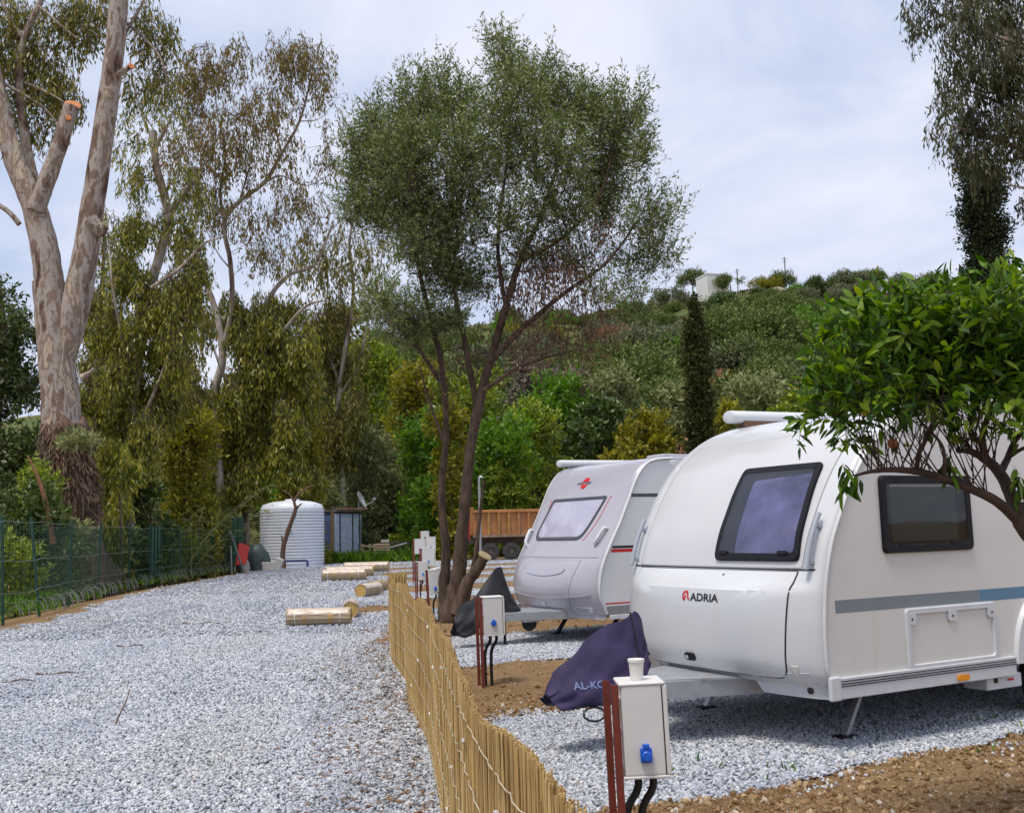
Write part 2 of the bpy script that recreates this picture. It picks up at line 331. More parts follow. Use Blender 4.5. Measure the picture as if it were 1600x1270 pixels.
# --- loose stones and clods: points carry size, turn and shape; geometry nodes set a stone on each
def scatter(name, pts, rot, scl, idx, mats, shapes, parent=None):
    me = bpy.data.meshes.new(name); me.vertices.add(len(pts)); me.vertices.foreach_set('co', np.ascontiguousarray(pts, np.float32).ravel())
    for an, ty, key, d in (('rot', 'FLOAT_VECTOR', 'vector', rot), ('scl', 'FLOAT_VECTOR', 'vector', scl), ('idx', 'INT', 'value', idx)):
        at = me.attributes.new(an, ty, 'POINT'); at.data.foreach_set(key, np.ascontiguousarray(d, np.int32 if ty == 'INT' else np.float32).ravel())
    o = link(name, me, mats[0], parent)
    ng = bpy.data.node_groups.new(name+'_nodes', 'GeometryNodeTree'); ng.interface.new_socket('Geometry', in_out='INPUT', socket_type='NodeSocketGeometry'); ng.interface.new_socket('Geometry', in_out='OUTPUT', socket_type='NodeSocketGeometry')
    n = ng.nodes.new; L = ng.links.new; gi = n('NodeGroupInput'); go = n('NodeGroupOutput'); ip = n('GeometryNodeInstanceOnPoints'); jo = n('GeometryNodeGeometryToInstance')
    made = []
    for sub, nscale, amt, sq, seed, mt in shapes:
        ic = n('GeometryNodeMeshIcoSphere'); ic.inputs['Radius'].default_value = .5; ic.inputs['Subdivisions'].default_value = sub
        sp_ = n('GeometryNodeSetPosition'); nz_ = n('ShaderNodeTexNoise'); nz_.noise_dimensions = '4D'; nz_.inputs['W'].default_value = seed*3.7; nz_.inputs['Scale'].default_value = nscale; nz_.inputs['Detail'].default_value = 1
        sb = n('ShaderNodeVectorMath'); sb.operation = 'SUBTRACT'; sb.inputs[1].default_value = (.5, .5, .5); sc_ = n('ShaderNodeVectorMath'); sc_.operation = 'SCALE'; sc_.inputs['Scale'].default_value = amt
        L(nz_.outputs['Color'], sb.inputs[0]); L(sb.outputs[0], sc_.inputs[0]); L(ic.outputs[0], sp_.inputs[0]); L(sc_.outputs[0], sp_.inputs['Offset'])
        sm = n('GeometryNodeSetMaterial'); sm.inputs['Material'].default_value = mt; tr = n('GeometryNodeTransform'); tr.inputs['Scale'].default_value = sq
        ss = n('GeometryNodeSetShadeSmooth'); ss.inputs['Shade Smooth'].default_value = False
        L(sp_.outputs[0], tr.inputs[0]); L(tr.outputs[0], ss.inputs[0]); L(ss.outputs[0], sm.inputs[0]); made.append(sm)
    for m_ in reversed(made): L(m_.outputs[0], jo.inputs[0])
    def attr(nm, ty): a_ = n('GeometryNodeInputNamedAttribute'); a_.data_type = ty; a_.inputs[0].default_value = nm; return a_
    L(gi.outputs[0], ip.inputs['Points']); L(jo.outputs[0], ip.inputs['Instance']); ip.inputs['Pick Instance'].default_value = True
    L(attr('idx', 'INT').outputs[0], ip.inputs['Instance Index']); L(attr('rot', 'FLOAT_VECTOR').outputs[0], ip.inputs['Rotation']); L(attr('scl', 'FLOAT_VECTOR').outputs[0], ip.inputs['Scale'])
    L(ip.outputs[0], go.inputs[0]); md = o.modifiers.new('stones', 'NODES'); md.node_group = ng
    return o
rng = np.random.default_rng(11)
stone_m = rand_mat('loose_stone', [(0, (.19, .20, .23)), (.10, (.35, .375, .425)), (.45, (.49, .52, .58)), (.8, (.62, .645, .695)), (.97, (.76, .77, .79)), (1, (.50, .42, .33))], .8, 0, spec=.25, place=((.74, .76, .80), (.95, .93, .88)))
clod_m = rand_mat('earth_clod', [(0, (.17, .095, .04)), (.4, (.28, .175, .088)), (.8, (.38, .26, .145)), (.93, (.48, .35, .20)), (1, (.6, .57, .52))], .95, 0, spec=.1)
SH = [(1, 1.3, .5, (1, .8, .6), i+1, stone_m) for i in range(5)]+[(2, 1.6, .5, (1, .75, .62), i+7, stone_m) for i in range(3)]
CH = [(1, 1.9, .8, (1, .8, .6), i+20, clod_m) for i in range(4)]+[(2, 2.6, .8, (1, .8, .6), i+30, clod_m) for i in range(3)]
def in_view(x, y, m=.12):
    return (np.abs(x/np.maximum(y, .1)) < .5+m) & (y > 1.2)
def sample(n, d0, d1, keep, grav=True):
    y = np.sqrt(rng.uniform(d0*d0, d1*d1, n)); x = y*rng.uniform(-.56, .56, n); k = is_gravel(x, y) if grav else ~is_gravel(x, y)
    k &= keep(x, y); return x[k], y[k]
X = []; Y = []; S = []
for n, d0, d1, s0, s1 in ((130000, 3.6, 10, .019, .037), (135000, 10, 17, .023, .042), (90000, 17, 30, .03, .055), (50000, 30, 62, .045, .09)):
    x, y = sample(n, d0, d1, lambda x, y: (x < right_edge(y)+6.5))
    X.append(x); Y.append(y); S.append(s0+(s1-s0)*rng.uniform(0, 1, len(x))**1.7)
x, y = sample(90000, 4, 20, lambda x, y: (x < 6) & ((wob(x*1.3+5, y*1.3) > .03) | is_gravel(x-.07, y-.1) | is_gravel(x+.07, y+.12)) & (x > left_edge(y)-.8) & (is_gravel(x-.3, y) | is_gravel(x+.3, y) | is_gravel(x, y-.35) | is_gravel(x, y+.3)), False)   # strays over the edges
X.append(x); Y.append(y); S.append(rng.uniform(.016, .034, len(x)))
X = np.concatenate(X); Y = np.concatenate(Y); S = np.concatenate(S); n = len(X)
o = scatter('gravel_stones', np.stack([X, Y, .012+S*.12+rng.uniform(-.002, .008, n)], 1), rng.uniform(0, 6.28, (n, 3))*np.array([.16, .16, 1]), S[:, None]*rng.uniform(.75, 1.25, (n, 3)), rng.integers(0, 8, n), [stone_m], SH)
tag(o, 'loose crushed pale grey stones covering road and pitches', 'gravel', kind='stuff')
x1, y1 = sample(150000, 3.6, 10, lambda x, y: (x > fence_x(y)-.5) & (x < 6), False); x2, y2 = sample(40000, 10, 26, lambda x, y: (x > right_edge(y)-1.2) & (x < 7), False)
X = np.concatenate([x1, x2]); Y = np.concatenate([y1, y2]); n = len(X); S = (.006+.042*rng.uniform(0, 1, n)**11)*np.where(Y > 10, 1.6, 1.1)
o = scatter('earth_clods', np.stack([X, Y, soil_bump(X, Y)+S*.15], 1), rng.uniform(0, 6.28, (n, 3)), S[:, None]*rng.uniform(.7, 1.3, (n, 3)), rng.integers(0, 7, n), [clod_m], CH)
tag(o, 'brown crumbly clods of dug earth between the gravel pitches', 'soil', kind='stuff')
# --- litter: bark flakes and dry leaves on the gravel
lit_m = rand_mat('litter', [(0, (.10, .05, .025)), (.5, (.20, .10, .045)), (.9, (.33, .20, .09)), (1, (.5, .42, .2))], .9)
def flakes(n, xs, ys, sz, zs=.03):
    c = np.stack([xs, ys, np.full(n, zs)], 1); a = rng.uniform(0, 6.28, n); L_ = sz*rng.uniform(.5, 1.6, n); W_ = L_*rng.uniform(.08, .4, n)
    d = np.stack([np.cos(a), np.sin(a), rng.uniform(-.25, .25, n)], 1)*L_[:, None]; s_ = np.stack([-np.sin(a), np.cos(a), rng.uniform(-.3, .3, n)], 1)*W_[:, None]; h = np.array([0, 0, 1.])*(L_*.12)[:, None]
    V = np.stack([c-d, c-s_+h, c+d, c+s_+h], 1).reshape(-1, 3); i = np.arange(n)*4
    return V, np.stack([i, i+1, i+2, i+3], 1)
xl, yl = sample(5200, 3.8, 34, lambda x, y: (x < right_edge(y)) & ((vnoise(x*.8, y*.35, 31) > .66) | (x > right_edge(y)-.55-.5*vnoise(x*.3, y*.9, 8)) | (x < left_edge(y)+.8)))
xl = np.concatenate([xl, rng.uniform(-.9, -.05, 900)+fence_x(np.linspace(4, 15, 900))]); yl = np.concatenate([yl, np.linspace(4, 15, 900)])
xl = np.concatenate([xl, fence_x(np.linspace(4.2, 15.4, 1000))-np.abs(rng.normal(0, .28, 1000))-.04]); yl = np.concatenate([yl, np.linspace(4.2, 15.4, 1000)])
V, Fq = flakes(len(xl), xl, yl, .028)
tag(link('dry_leaf_litter', np_mesh('dry_leaf_litter', V, Fq), M('dry_litter', (.19, .105, .05), .9, .45, 9)), 'brown dry leaves and bark flakes scattered on the gravel', 'litter', kind='stuff')
tw_m = M('twig_bark', (.12, .07, .045), .9, .25, 20)
for (px, py, dx, dy, lab) in ((180, 1135, .05, .42, 'thin bent twig standing out of the gravel at lower left of road'), (700, 1010, .0, .0, ''),):
    if not lab: continue
    p = G(px, py); m = MB(); m.tube(curve([(0, 0, 0), (.02, .06, .1), (.035, .16, .19), (.03, .24, .27)], 10), np.linspace(.008, .004, 10), 6); m.obj('twig', tw_m, loc=(p[0], p[1], .01)); tag(bpy.data.objects['twig'], lab, 'twig')
for (px, py, L_, an, lab) in ((205, 1012, .42, .1, 'short dark bark strip lying on gravel left of road middle'), (190, 1010, .25, -.1, ''), (20, 1068, .5, .05, 'dark fallen twig on gravel near left edge of road'), (90, 1056, .5, .1, 'brown curved twig lying on gravel near left edge'), (315, 976, .7, .05, 'long thin twig on gravel far up the road'), (485, 1067, .2, -.8, 'small pale stick lying on gravel before the reed roll')):
    if not lab: continue
    p = G(px, py); m = MB(); P = np.array([(t_*L_, .03*math.sin(t_*5), .02+.012*math.sin(t_*9)) for t_ in np.linspace(-.5, .5, 8)]); m.tube(P, np.linspace(.012, .006, 8), 5)
    tag(m.obj('fallen_twig', tw_m, loc=(p[0], p[1], .012), rot=(0, 0, an)), lab, 'twig')
# ================================================================== CARAVANS
def gel(name, c, rough, streak):
    """moulded panel: even colour with faint grime"""
    return M(name, c, rough, .035, 1.5, 6, coat=.5, spec=.5, dirt=(streak, 2.2, .58, (3, 3, .35)))
white_m = gel('white_gelcoat', (.60, .615, .64), .26, (.60, .575, .53)); side_m = gel('side_sheet_white', (.68, .67, .645), .33, (.64, .60, .54))
silver_m = gel('silver_gelcoat', (.40, .39, .45), .25, (.36, .35, .38)); trim_m = M('grey_trim', (.36, .40, .46), .45, .06, 5); trimw_m = M('white_trim', (.60, .62, .64), .4, .05, 6)
black_m = M('black_plastic', (.008, .008, .012), .5, .3, 8, spec=.25); seam_m = M('seam_shadow_gap', (.03, .03, .035), .9, .1, 5); rub_m = M('rubber', (.02, .02, .02), .85, .3, 12, bump=.3)
steel_m = M('galvanised_steel', (.42, .44, .47), .45, .12, 9, metal=.55, dirt=((.25, .2, .16), 5, .6)); amber_m = M('amber_lens', (.85, .30, .01), .2, .05, 3, coat=.6)
red_m = M('red_print', (.55, .015, .02), .4, .05, 5); blk_m = M('black_print', (.015, .015, .02), .4, .05, 5)
grey_s = M('grey_stripe', (.20, .235, .265), .35, .04, 3); blue_s = M('blue_stripe', (.10, .22, .34), .35, .04, 3)
dark_m = M('dark_interior', (.012, .013, .016), .9, .2, 5); blind_m = M('blind_painted_reflections', (.10, .10, .19), .5, .35, 4.5, 9, c2=(.34, .34, .55), stretch=(1.4, .6, .5)); screen_m = M('insect_screen', (.055, .068, .065), .7, .25, 4, stretch=(1, 1, 14))  # blind: dark and pale mottling paints tree reflections into its colour
chrome_m = M('polished_metal', (.7, .71, .73), .22, .05, 4, metal=.9); bolt_m = M('dark_bolt', (.05, .03, .025), .6, .2, 9)
def glass_mat(name, tint, ior):
    m, nt, b = new_mat(name); L = nt.links.new; nt.nodes.remove(b)
    t = nt.nodes.new('ShaderNodeBsdfTransparent'); t.inputs[0].default_value = (*tint, 1); g = nt.nodes.new('ShaderNodeBsdfGlossy'); g.inputs['Roughness'].default_value = .03
    n = noise_node(nt, 3., 2); bp = nt.nodes.new('ShaderNodeBump'); bp.inputs['Strength'].default_value = .03; bp.inputs['Distance'].default_value = .02; L(n.outputs['Fac'], bp.inputs['Height']); L(bp.outputs[0], g.inputs['Normal'])
    lw = nt.nodes.new('ShaderNodeLayerWeight'); pw = nt.nodes.new('ShaderNodeMath'); pw.operation = 'POWER'; pw.inputs[1].default_value = 4; L(lw.outputs['Facing'], pw.inputs[0]); fr = nt.nodes.new('ShaderNodeMath'); fr.operation = 'MULTIPLY_ADD'; fr.inputs[1].default_value = .85; fr.inputs[2].default_value = ior; L(pw.outputs[0], fr.inputs[0])
    x = nt.nodes.new('ShaderNodeMixShader'); L(fr.outputs[0], x.inputs[0]); L(t.outputs[0], x.inputs[1]); L(g.outputs[0], x.inputs[2]); L(x.outputs[0], nt.nodes['Material Output'].inputs[0]); return m
glass_m = glass_mat('tinted_acrylic', (.62, .62, .74), .10); glassd_m = glass_mat('dark_acrylic', (.6, .62, .62), .05)

def rquad(c, r, n=5):
    """rounded polygon outline, corners counter-clockwise"""
    c = [np.array(p, float) for p in c]; out = []; m = len(c); r = r if hasattr(r, '__len__') else [r]*m
    for i in range(m):
        p, a, b = c[i], c[i-1], c[(i+1) % m]; d1 = (a-p)/np.linalg.norm(a-p); d2 = (b-p)/np.linalg.norm(b-p); rr = r[i]
        for t in np.linspace(0, 1, n): s = p+d1*rr; e = p+d2*rr; out.append((1-t)**2*s+2*t*(1-t)*p+t*t*e)
    return np.array(out)
def refine(o, step):
    out = []
    for i in range(len(o)):
        a, b = o[i], o[(i+1) % len(o)]; k = max(1, int(np.linalg.norm(b-a)/step)); out += [a+(b-a)*j/k for j in range(k)]
    return np.array(out)
def inset(o, d):
    c = (o.max(0)+o.min(0))/2; h = (o.max(0)-o.min(0))/2; return c+(o-c)*np.maximum(.02, 1-d/h)
def on_panel(fn, o, off0, off1, levels=7):
    """closed shape lying on a surface, off0 (buried edge) to off1 (face)"""
    m = MB(); c = (o.max(0)+o.min(0))/2
    rings = [[fn(*p, off0) for p in o]]+[[fn(*(c+(p-c)*k), off1) for p in o] for k in np.linspace(1, .03, levels)]
    m.loft(rings, True, False); n = len(o); m.f.append(tuple(range(len(m.v)-n, len(m.v)))); return m
def on_frame(fn, o, w, off0, off1, off_in=None):
    m = MB(); off_in = off0 if off_in is None else off_in; i1 = inset(o, w*.12); i2 = inset(o, w*.88); i3 = inset(o, w)
    m.loft([[fn(*p, off0) for p in o], [fn(*p, off1*.7+off0*.3) for p in o], [fn(*p, off1) for p in i1], [fn(*p, off1) for p in i2], [fn(*p, off1*.6+off_in*.4) for p in i3], [fn(*p, off_in) for p in i3]], True, False); return m
def on_ribbon(fn, pts, w, off, close=False, step=.05):
    """thin raised line along a surface"""
    P = np.array(pts, float); P = refine(P, step) if close else np.vstack([refine(P, step)[:-1] if False else np.vstack([np.linspace(P[i], P[i+1], max(2, int(np.linalg.norm(P[i+1]-P[i])/step)+1))[:-1] for i in range(len(P)-1)]), P[-1:]])
    T = np.roll(P, -1, 0)-np.roll(P, 1, 0) if close else np.gradient(P, axis=0); T /= np.linalg.norm(T, axis=1)[:, None]+1e-9; Nn = np.stack([-T[:, 1], T[:, 0]], 1)
    m = MB(); rr = []
    for p, q in zip(P, Nn): rr.append([fn(*(p-q*w/2), -.004), fn(*(p-q*w/2), off), fn(*(p+q*w/2), off), fn(*(p+q*w/2), -.004)])
    m.loft(rr, True, not close, close); return m
def text_mesh(s, bold=.0, shear=0.):
    c = bpy.data.curves.new('lettering', 'FONT'); c.body = s; c.size = 1; c.offset = bold; c.shear = shear; c.align_x = 'LEFT'; c.resolution_u = 3
    o = bpy.data.objects.new('lettering', c); COL.objects.link(o); bpy.context.view_layer.update()
    me = bpy.data.meshes.new_from_object(o.evaluated_get(bpy.context.evaluated_depsgraph_get())); bpy.data.objects.remove(o); bpy.data.curves.remove(c); return me
def on_text(fn, s, x0, y0, h, xs=1., flip=1, off=.006, bold=.0, shear=0.):
    me = text_mesh(s, bold, shear)
    for v in me.vertices: v.co = Vector(fn(x0+flip*v.co.x*h*xs, y0+v.co.y*h, off))
    return me

class Van:
    def __init__(s, prof, W, bulge, loc, yaw, nfront):
        s.P = curve(prof, 140); s.W = W; s.bulge = bulge
        T = np.gradient(s.P, axis=0); T /= np.linalg.norm(T, axis=1)[:, None]; s.Nn = np.stack([-T[:, 1], T[:, 0]], 1)   # outward (front is -u)
        k = int(np.argmax(s.P[:, 1])); s.zk = np.maximum.accumulate(s.P[:k, 1]+np.arange(k)*1e-6); s.uk = s.P[:k, 0]
        s.root = thing('caravan', (loc[0], loc[1], 0), yaw)
    def fr(s, v, z, off=0.):
        """front surface at width v, height z"""
        def pt(v, z):
            u = np.interp(z, s.zk, s.uk); t = (v-s.W/2)/(s.W/2); t = abs(t)**1.6; e = min(v, s.W-v)
            u += .045*max(0, 1-e/.09)**2
            return np.array([u-s.bulge(z)*(1-t*t), v, z])
        p = pt(v, z)
        if off:
            d = .006; a = pt(v+d, z)-pt(v-d, z); b = pt(v, z+d)-pt(v, z-d); n = np.cross(a, b); n /= np.linalg.norm(n)
            if n[0] > 0: n = -n
            p = p+n*off
        return tuple(p)
    def sd(s, u, z, off=0.): return (u, -off, z)
    def shell(s, name, mat, cap_mat, zr):
        m = MB(); W = s.W; st = [(0, .045), (.004, .022), (.018, .008), (.045, 0)]+[(v, 0) for v in np.linspace(.09, W-.09, 25)]+[(W-a, d) for a, d in ((.045, 0), (.018, .008), (.004, .022), (0, .045))]
        rings = []
        for v, d in st:
            q = s.P-s.Nn*d*0; r = []
            t = abs((v-W/2)/(W/2))**1.6
            for i, (u, z) in enumerate(s.P):
                wgt = 1 if u < 1.6 else max(0, 1-(u-1.6)/.4)
                nn = s.Nn[i]; uu, zz = u-nn[0]*d, z-nn[1]*d
                r.append((uu-s.bulge(z)*(1-t*t)*wgt*(1 if i < 90 else 0), v, zz))
            rings.append(r)
        m.loft(rings, False, False); o = m.obj(name, mat, s.root, smooth=38)
        for v, nm in ((0, 1), (W, -1)):
            r = [(u-n[0]*.045, v+nm*-.0015, z-n[1]*.045) for (u, z), n in zip(s.P, s.Nn)]; mm_ = MB(); mm_.add(r, [tuple(range(len(r)))[::nm]]); mm_.obj('side_wall', cap_mat, s.root)
        mm_ = MB(); zb = s.P[0, 1]; mm_.box((s.P[:, 0].max()/2+.02, W/2, zb+.012), (s.P[:, 0].max()-.1, W-.06, .02)); mm_.obj('floor_pan', dark_m, s.root)
        return o

def wheel(parent, u, v, r=.32, w=.19, face=-1):
    m = MB(); m.lathe([(r*.62, -w/2), (r*.92, -w/2), (r, -w*.36), (r, w*.36), (r*.92, w/2), (r*.62, w/2)], 36, caps=False)
    t = m.obj('wheel', rub_m, parent, smooth=40, loc=(u, v, r), rot=(R(90), 0, 0))
    m = MB(); m.lathe([(r*.1, .02), (r*.2, .03), (r*.5, .0), (r*.56, .03), (r*.63, w*.42), (r*.63, -w*.42)], 28); m.obj('rim', trimw_m, t, smooth=40, rot=(0, 0 if face < 0 else R(180), 0))

# --- the near caravan
prof = [(.05, .46), (-.02, .55), (-.03, .8), (-.005, 1.08), (.03, 1.264), (.10, 1.48), (.19, 1.655), (.32, 1.88), (.49, 2.10), (.66, 2.245), (.86, 2.37), (1.08, 2.46), (1.35, 2.525), (1.9, 2.555), (2.8, 2.56), (4.2, 2.56), (5.1, 2.54), (5.45, 2.44), (5.6, 2.2), (5.65, 1.6), (5.64, 1.0), (5.6, .46)]
def bul(z): return float(np.interp(z, [.3, .5, .62, .85, 1.05, 1.12, 1.17, 1.255, 1.27, 1.6, 2.1, 2.45, 2.6], [.17, .20, .235, .24, .245, .24, .16, .085, .08, .075, .055, .03, 0]))
V1 = Van(prof, 2.283, bul, (2.1238, 7.2502), .506, 0); r = V1.root; W = V1.W; fr, sdw = V1.fr, V1.sd
tag(r, 'large white caravan with grey and blue side stripe, nearest, behind the orange tree', 'caravan')
V1.shell('body', white_m, side_m, 0)
# corner skirts either side of the drawbar
for sgn in (0, 1):
    f_ = (lambda v, z, off=0.: fr(v, z, off)) if not sgn else (lambda v, z, off=0.: fr(W-v, z, off))
    o_ = refine(rquad([(.012, .372), (.52, .385), (.62, .53), (.012, .56)], .02), .06)
    on_panel(f_, o_, -.05, .004, 4).obj('corner_skirt', white_m, r, smooth=35)
    m = on_panel(f_, rquad([(.155, .475), (.205, .475), (.205, .60), (.155, .60)], .008), -.002, .010, 2); m.obj('reflector', M('clear_reflector', (.62, .62, .58), .15, .08, 30, coat=.5), r)
    on_panel(f_, rquad([(.12, .405), (.165, .405), (.165, .45), (.12, .45)], .02, 4), -.002, .008, 2).obj('plug', bolt_m, r)
# locker lid in the nose
o_ = refine(rquad([(.245, .512), (W-.245, .512), (W-.20, 1.245), (.20, 1.245)], [.09, .09, .01, .01], 6), .05)
lid = on_panel(fr, o_, -.01, .006, 9).obj('nose_locker_lid', white_m, r, smooth=35)
on_ribbon(fr, refine(rquad([(.240, .507), (W-.240, .507), (W-.195, 1.247), (.195, 1.247)], [.09, .09, .01, .01], 6), .05), .009, .0035, True).obj('lid_gap', seam_m, lid)
on_panel(fr, rquad([(1.095, .567), (1.215, .567), (1.215, .622), (1.095, .622)], .027), .002, .018, 3).obj('lock', black_m, lid, smooth=40)
on_panel(fr, rquad([(1.17, .580), (1.20, .580), (1.20, .608), (1.17, .608)], .012), .015, .021, 2).obj('lock_barrel', chrome_m, lid)
on_panel(fr, rquad([(.89, 1.205), (.905, 1.205), (.905, 1.22), (.89, 1.22)], .006), .004, .009, 2).obj('screw', bolt_m, lid)
# logo: written towards smaller v
zl = 1.02
link('lettering', on_text(fr, 'ADRIA', 1.125, zl, .080, 1.36, -1, .0085, .028), blk_m, lid)
em = MB(); cx_, cz_ = 1.185, zl+.030
for pts in ([(cx_-.028+.0, cz_+.028), (cx_-.012, cz_+.034), (cx_+.012, cz_+.032), (cx_+.03, cz_+.014), (cx_+.032, cz_-.01), (cx_+.016, cz_-.03), (cx_+.008, cz_-.012), (cx_+.004, cz_+.008)], [(cx_-.004, cz_+.03), (cx_-.02, cz_+.028), (cx_-.026, cz_+.0), (cx_-.040, cz_-.03)]):
    q = on_ribbon(fr, curve(pts, 14), .016, .0085); em.add(q.v, q.f)
em.obj('emblem', red_m, lid)
# upper front panel, its pale corner pillars show outside it
o_ = refine(rquad([(.175, 1.275), (W-.175, 1.275), (W-.18, 2.3), (.18, 2.3)], .02), .06)
upm = gel('upper_front_sheet', (.56, .56, .58), .22, (.60, .575, .54))
up_ = on_panel(fr, o_, -.006, .0045, 9).obj('upper_front_panel', upm, r, smooth=35)
on_ribbon(fr, [(.02, 1.262), (W-.02, 1.262)], .012, .0055).obj('panel_gap', seam_m, r)
for v_ in (.172, W-.172): on_ribbon(fr, [(v_, 1.275), (v_+.004, 2.3)], .006, .0035).obj('panel_gap', M('grey_sealant', (.30, .30, .30), .8, .1, 8), r)
on_ribbon(fr, [(.18, 2.302), (W-.18, 2.302)], .006, .0035).obj('panel_gap', M('grey_sealant_top', (.33, .33, .33), .8, .1, 8), r)
o_ = refine(rquad([(.20, 1.318), (1.07, 1.318), (1.115, 2.035), (.275, 2.035)], .05, 6), .06)
wf = on_frame(fr, o_, .055, .0, .028, .008).obj('front_window', black_m, r, smooth=40)
oi = inset(o_, .052); on_panel(fr, oi, .0045, .0065, 9).obj('dark_backing', dark_m, wf)  # dark plate stands in for the unlit interior behind the glass
ob = refine(rquad([(.255, 1.372), (.86, 1.372), (.93, 1.93), (.33, 1.96)], .03), .06); on_panel(fr, ob, .007, .009, 9).obj('blind', blind_m, wf, smooth=40)
on_panel(fr, oi, .020, .026, 9).obj('pane', glass_m, wf, smooth=40)
for v in (.30, .92): on_panel(fr, rquad([(v, 1.36), (v+.09, 1.36), (v+.09, 1.385), (v, 1.385)], .01), .026, .04, 2).obj('catch', black_m, wf)
# grab handles on the pillars
for sgn in (0, 1):
    f_ = (lambda v, z, off=0.: fr(v, z, off)) if not sgn else (lambda v, z, off=0.: fr(W-v, z, off))
    m = MB(); P = [f_(.10, z, .055) for z in np.linspace(1.245, 1.635, 8)]; m.tube(P, .020, 10); h_ = m.obj('grab_handle', trim_m, r, smooth=40)
    for z in (1.31, 1.56): m = MB(); m.beam(f_(.09, z, -.01), f_(.10, z, .055), .035, .03); m.obj('bracket', trim_m, h_, bevel=.004)
# pillar lip that runs over the front edge to the roof
m = MB(); lip = []
for i in range(0, 82, 2): (u, z), n_ = V1.P[i], V1.Nn[i]; lip.append((u-n_[0]*.03, -.004, z-n_[1]*.03))
m.tube(lip, .014, 6); m.obj('edge_trim', trimw_m, r, smooth=60)
m = MB(); m.tube([(p[0], W+.004, p[2]) for p in lip], .014, 6); m.obj('edge_trim', trimw_m, r, smooth=60)
# side: rail, stripe, hatch, window
def side_strip(name, mat, par, u0, u1, z0, z1, off): return on_panel(sdw, np.array([(u0, z0), (u1, z0), (u1, z1), (u0, z1)], float), -.002, off, 2).obj(name, mat, par)
rail = MB(); rail.box((1.05, -.012, .448), (1.90, .03, .145)); rail = rail.obj('sill_rail', trimw_m, r, bevel=.006)
for z in (.462, .478, .497): m = MB(); m.box((1.05, -.0295, z), (1.89, .006, .006)); m.obj('groove', seam_m, rail)
m = MB(); m.box((.055, -.014, .45), (.10, .036, .165)); m.obj('rail_end_cap', trimw_m, r, bevel=.012)
side_strip('stripe', grey_s, r, .118, 1.655, .957, 1.048, .0022); side_strip('stripe', blue_s, r, 1.657, 5.3, .957, 1.048, .0022)
o_ = refine(rquad([(.808, .503), (1.815, .503), (1.815, .949), (.808, .949)], .035), .2)
ha = on_frame(sdw, o_, .045, -.002, .022).obj('service_hatch', trimw_m, r, smooth=40); on_panel(sdw, inset(o_, .044), -.002, .006, 2).obj('hatch_door', side_m, ha)
for u in (.865, 1.31, 1.762):
    dz = .868; m = on_panel(sdw, rquad([(u-.045, dz-.035), (u+.045, dz-.035), (u+.045, .915), (u-.045, .915)], .025), -.001, .0235, 3); k_ = m.obj('hatch_latch', trimw_m, ha, smooth=40)
    on_panel(sdw, rquad([(u-.008, dz-.004), (u+.008, dz-.004), (u+.008, dz+.014), (u-.008, dz+.014)], .007), .02, .026, 2).obj('keyhole', bolt_m, k_)
o_ = refine(rquad([(.627, 1.357), (1.614, 1.357), (1.614, 1.927), (.627, 1.927)], .045), .2)
sw = on_frame(sdw, o_, .06, -.002, .03, .006).obj('side_window', black_m, r, smooth=40); oi = inset(o_, .057)
on_panel(sdw, oi, -.001, .004, 2).obj('dark_backing', dark_m, sw); side_strip('insect_screen', screen_m, sw, .74, 1.46, 1.44, 1.84, .0065); side_strip('rolled_blind', trimw_m, sw, .74, 1.53, 1.842, 1.862, .009)  # same dark plate in place of the unlit interior
on_panel(sdw, oi, .018, .022, 2).obj('pane', glassd_m, sw)
for u in (.80, 1.36): side_strip('catch', black_m, sw, u, u+.09, 1.405, 1.425, .034)
m = on_panel(sdw, rquad([(1.30, .395), (1.42, .395), (1.42, .437), (1.30, .437)], .012), .02, .045, 3); m.obj('marker_light', amber_m, r, smooth=40)
# second rear window, wheel arch, wheel
o_ = refine(rquad([(3.3, 1.357), (4.5, 1.357), (4.5, 1.927), (3.3, 1.927)], .045), .2); sw2 = on_frame(sdw, o_, .06, -.002, .03, .006).obj('side_window', black_m, r, smooth=40); on_panel(sdw, inset(o_, .057), .002, .018, 2).obj('pane', dark_m, sw2)
an = np.linspace(0, math.pi, 24); m = MB(); rr = [[(2.62+k*math.cos(t), y, .46+k*1.05*math.sin(t)) for k, y in ((.50, .0), (.50, -.035), (.60, -.035), (.615, .0))] for t in an]; m.loft(rr, True, True); m.obj('wheel_arch', trimw_m, r, smooth=40)
m = MB(); rr = [(2.62+.5*math.cos(t), -.003, .46+.525*math.sin(t)) for t in an]; m.add(rr, [tuple(range(len(rr)))]); m.obj('arch_shade_disc', dark_m, r)  # flat dark half disc stands in for the shade inside the arch
wheel(r, 2.62, .10); wheel(r, 2.62, W-.10, face=1)
for u0, u1 in ((3.24, 5.55),): m = MB(); m.box(((u0+u1)/2, -.012, .448), (u1-u0, .03, .145)); m.obj('sill_rail', trimw_m, r, bevel=.006)
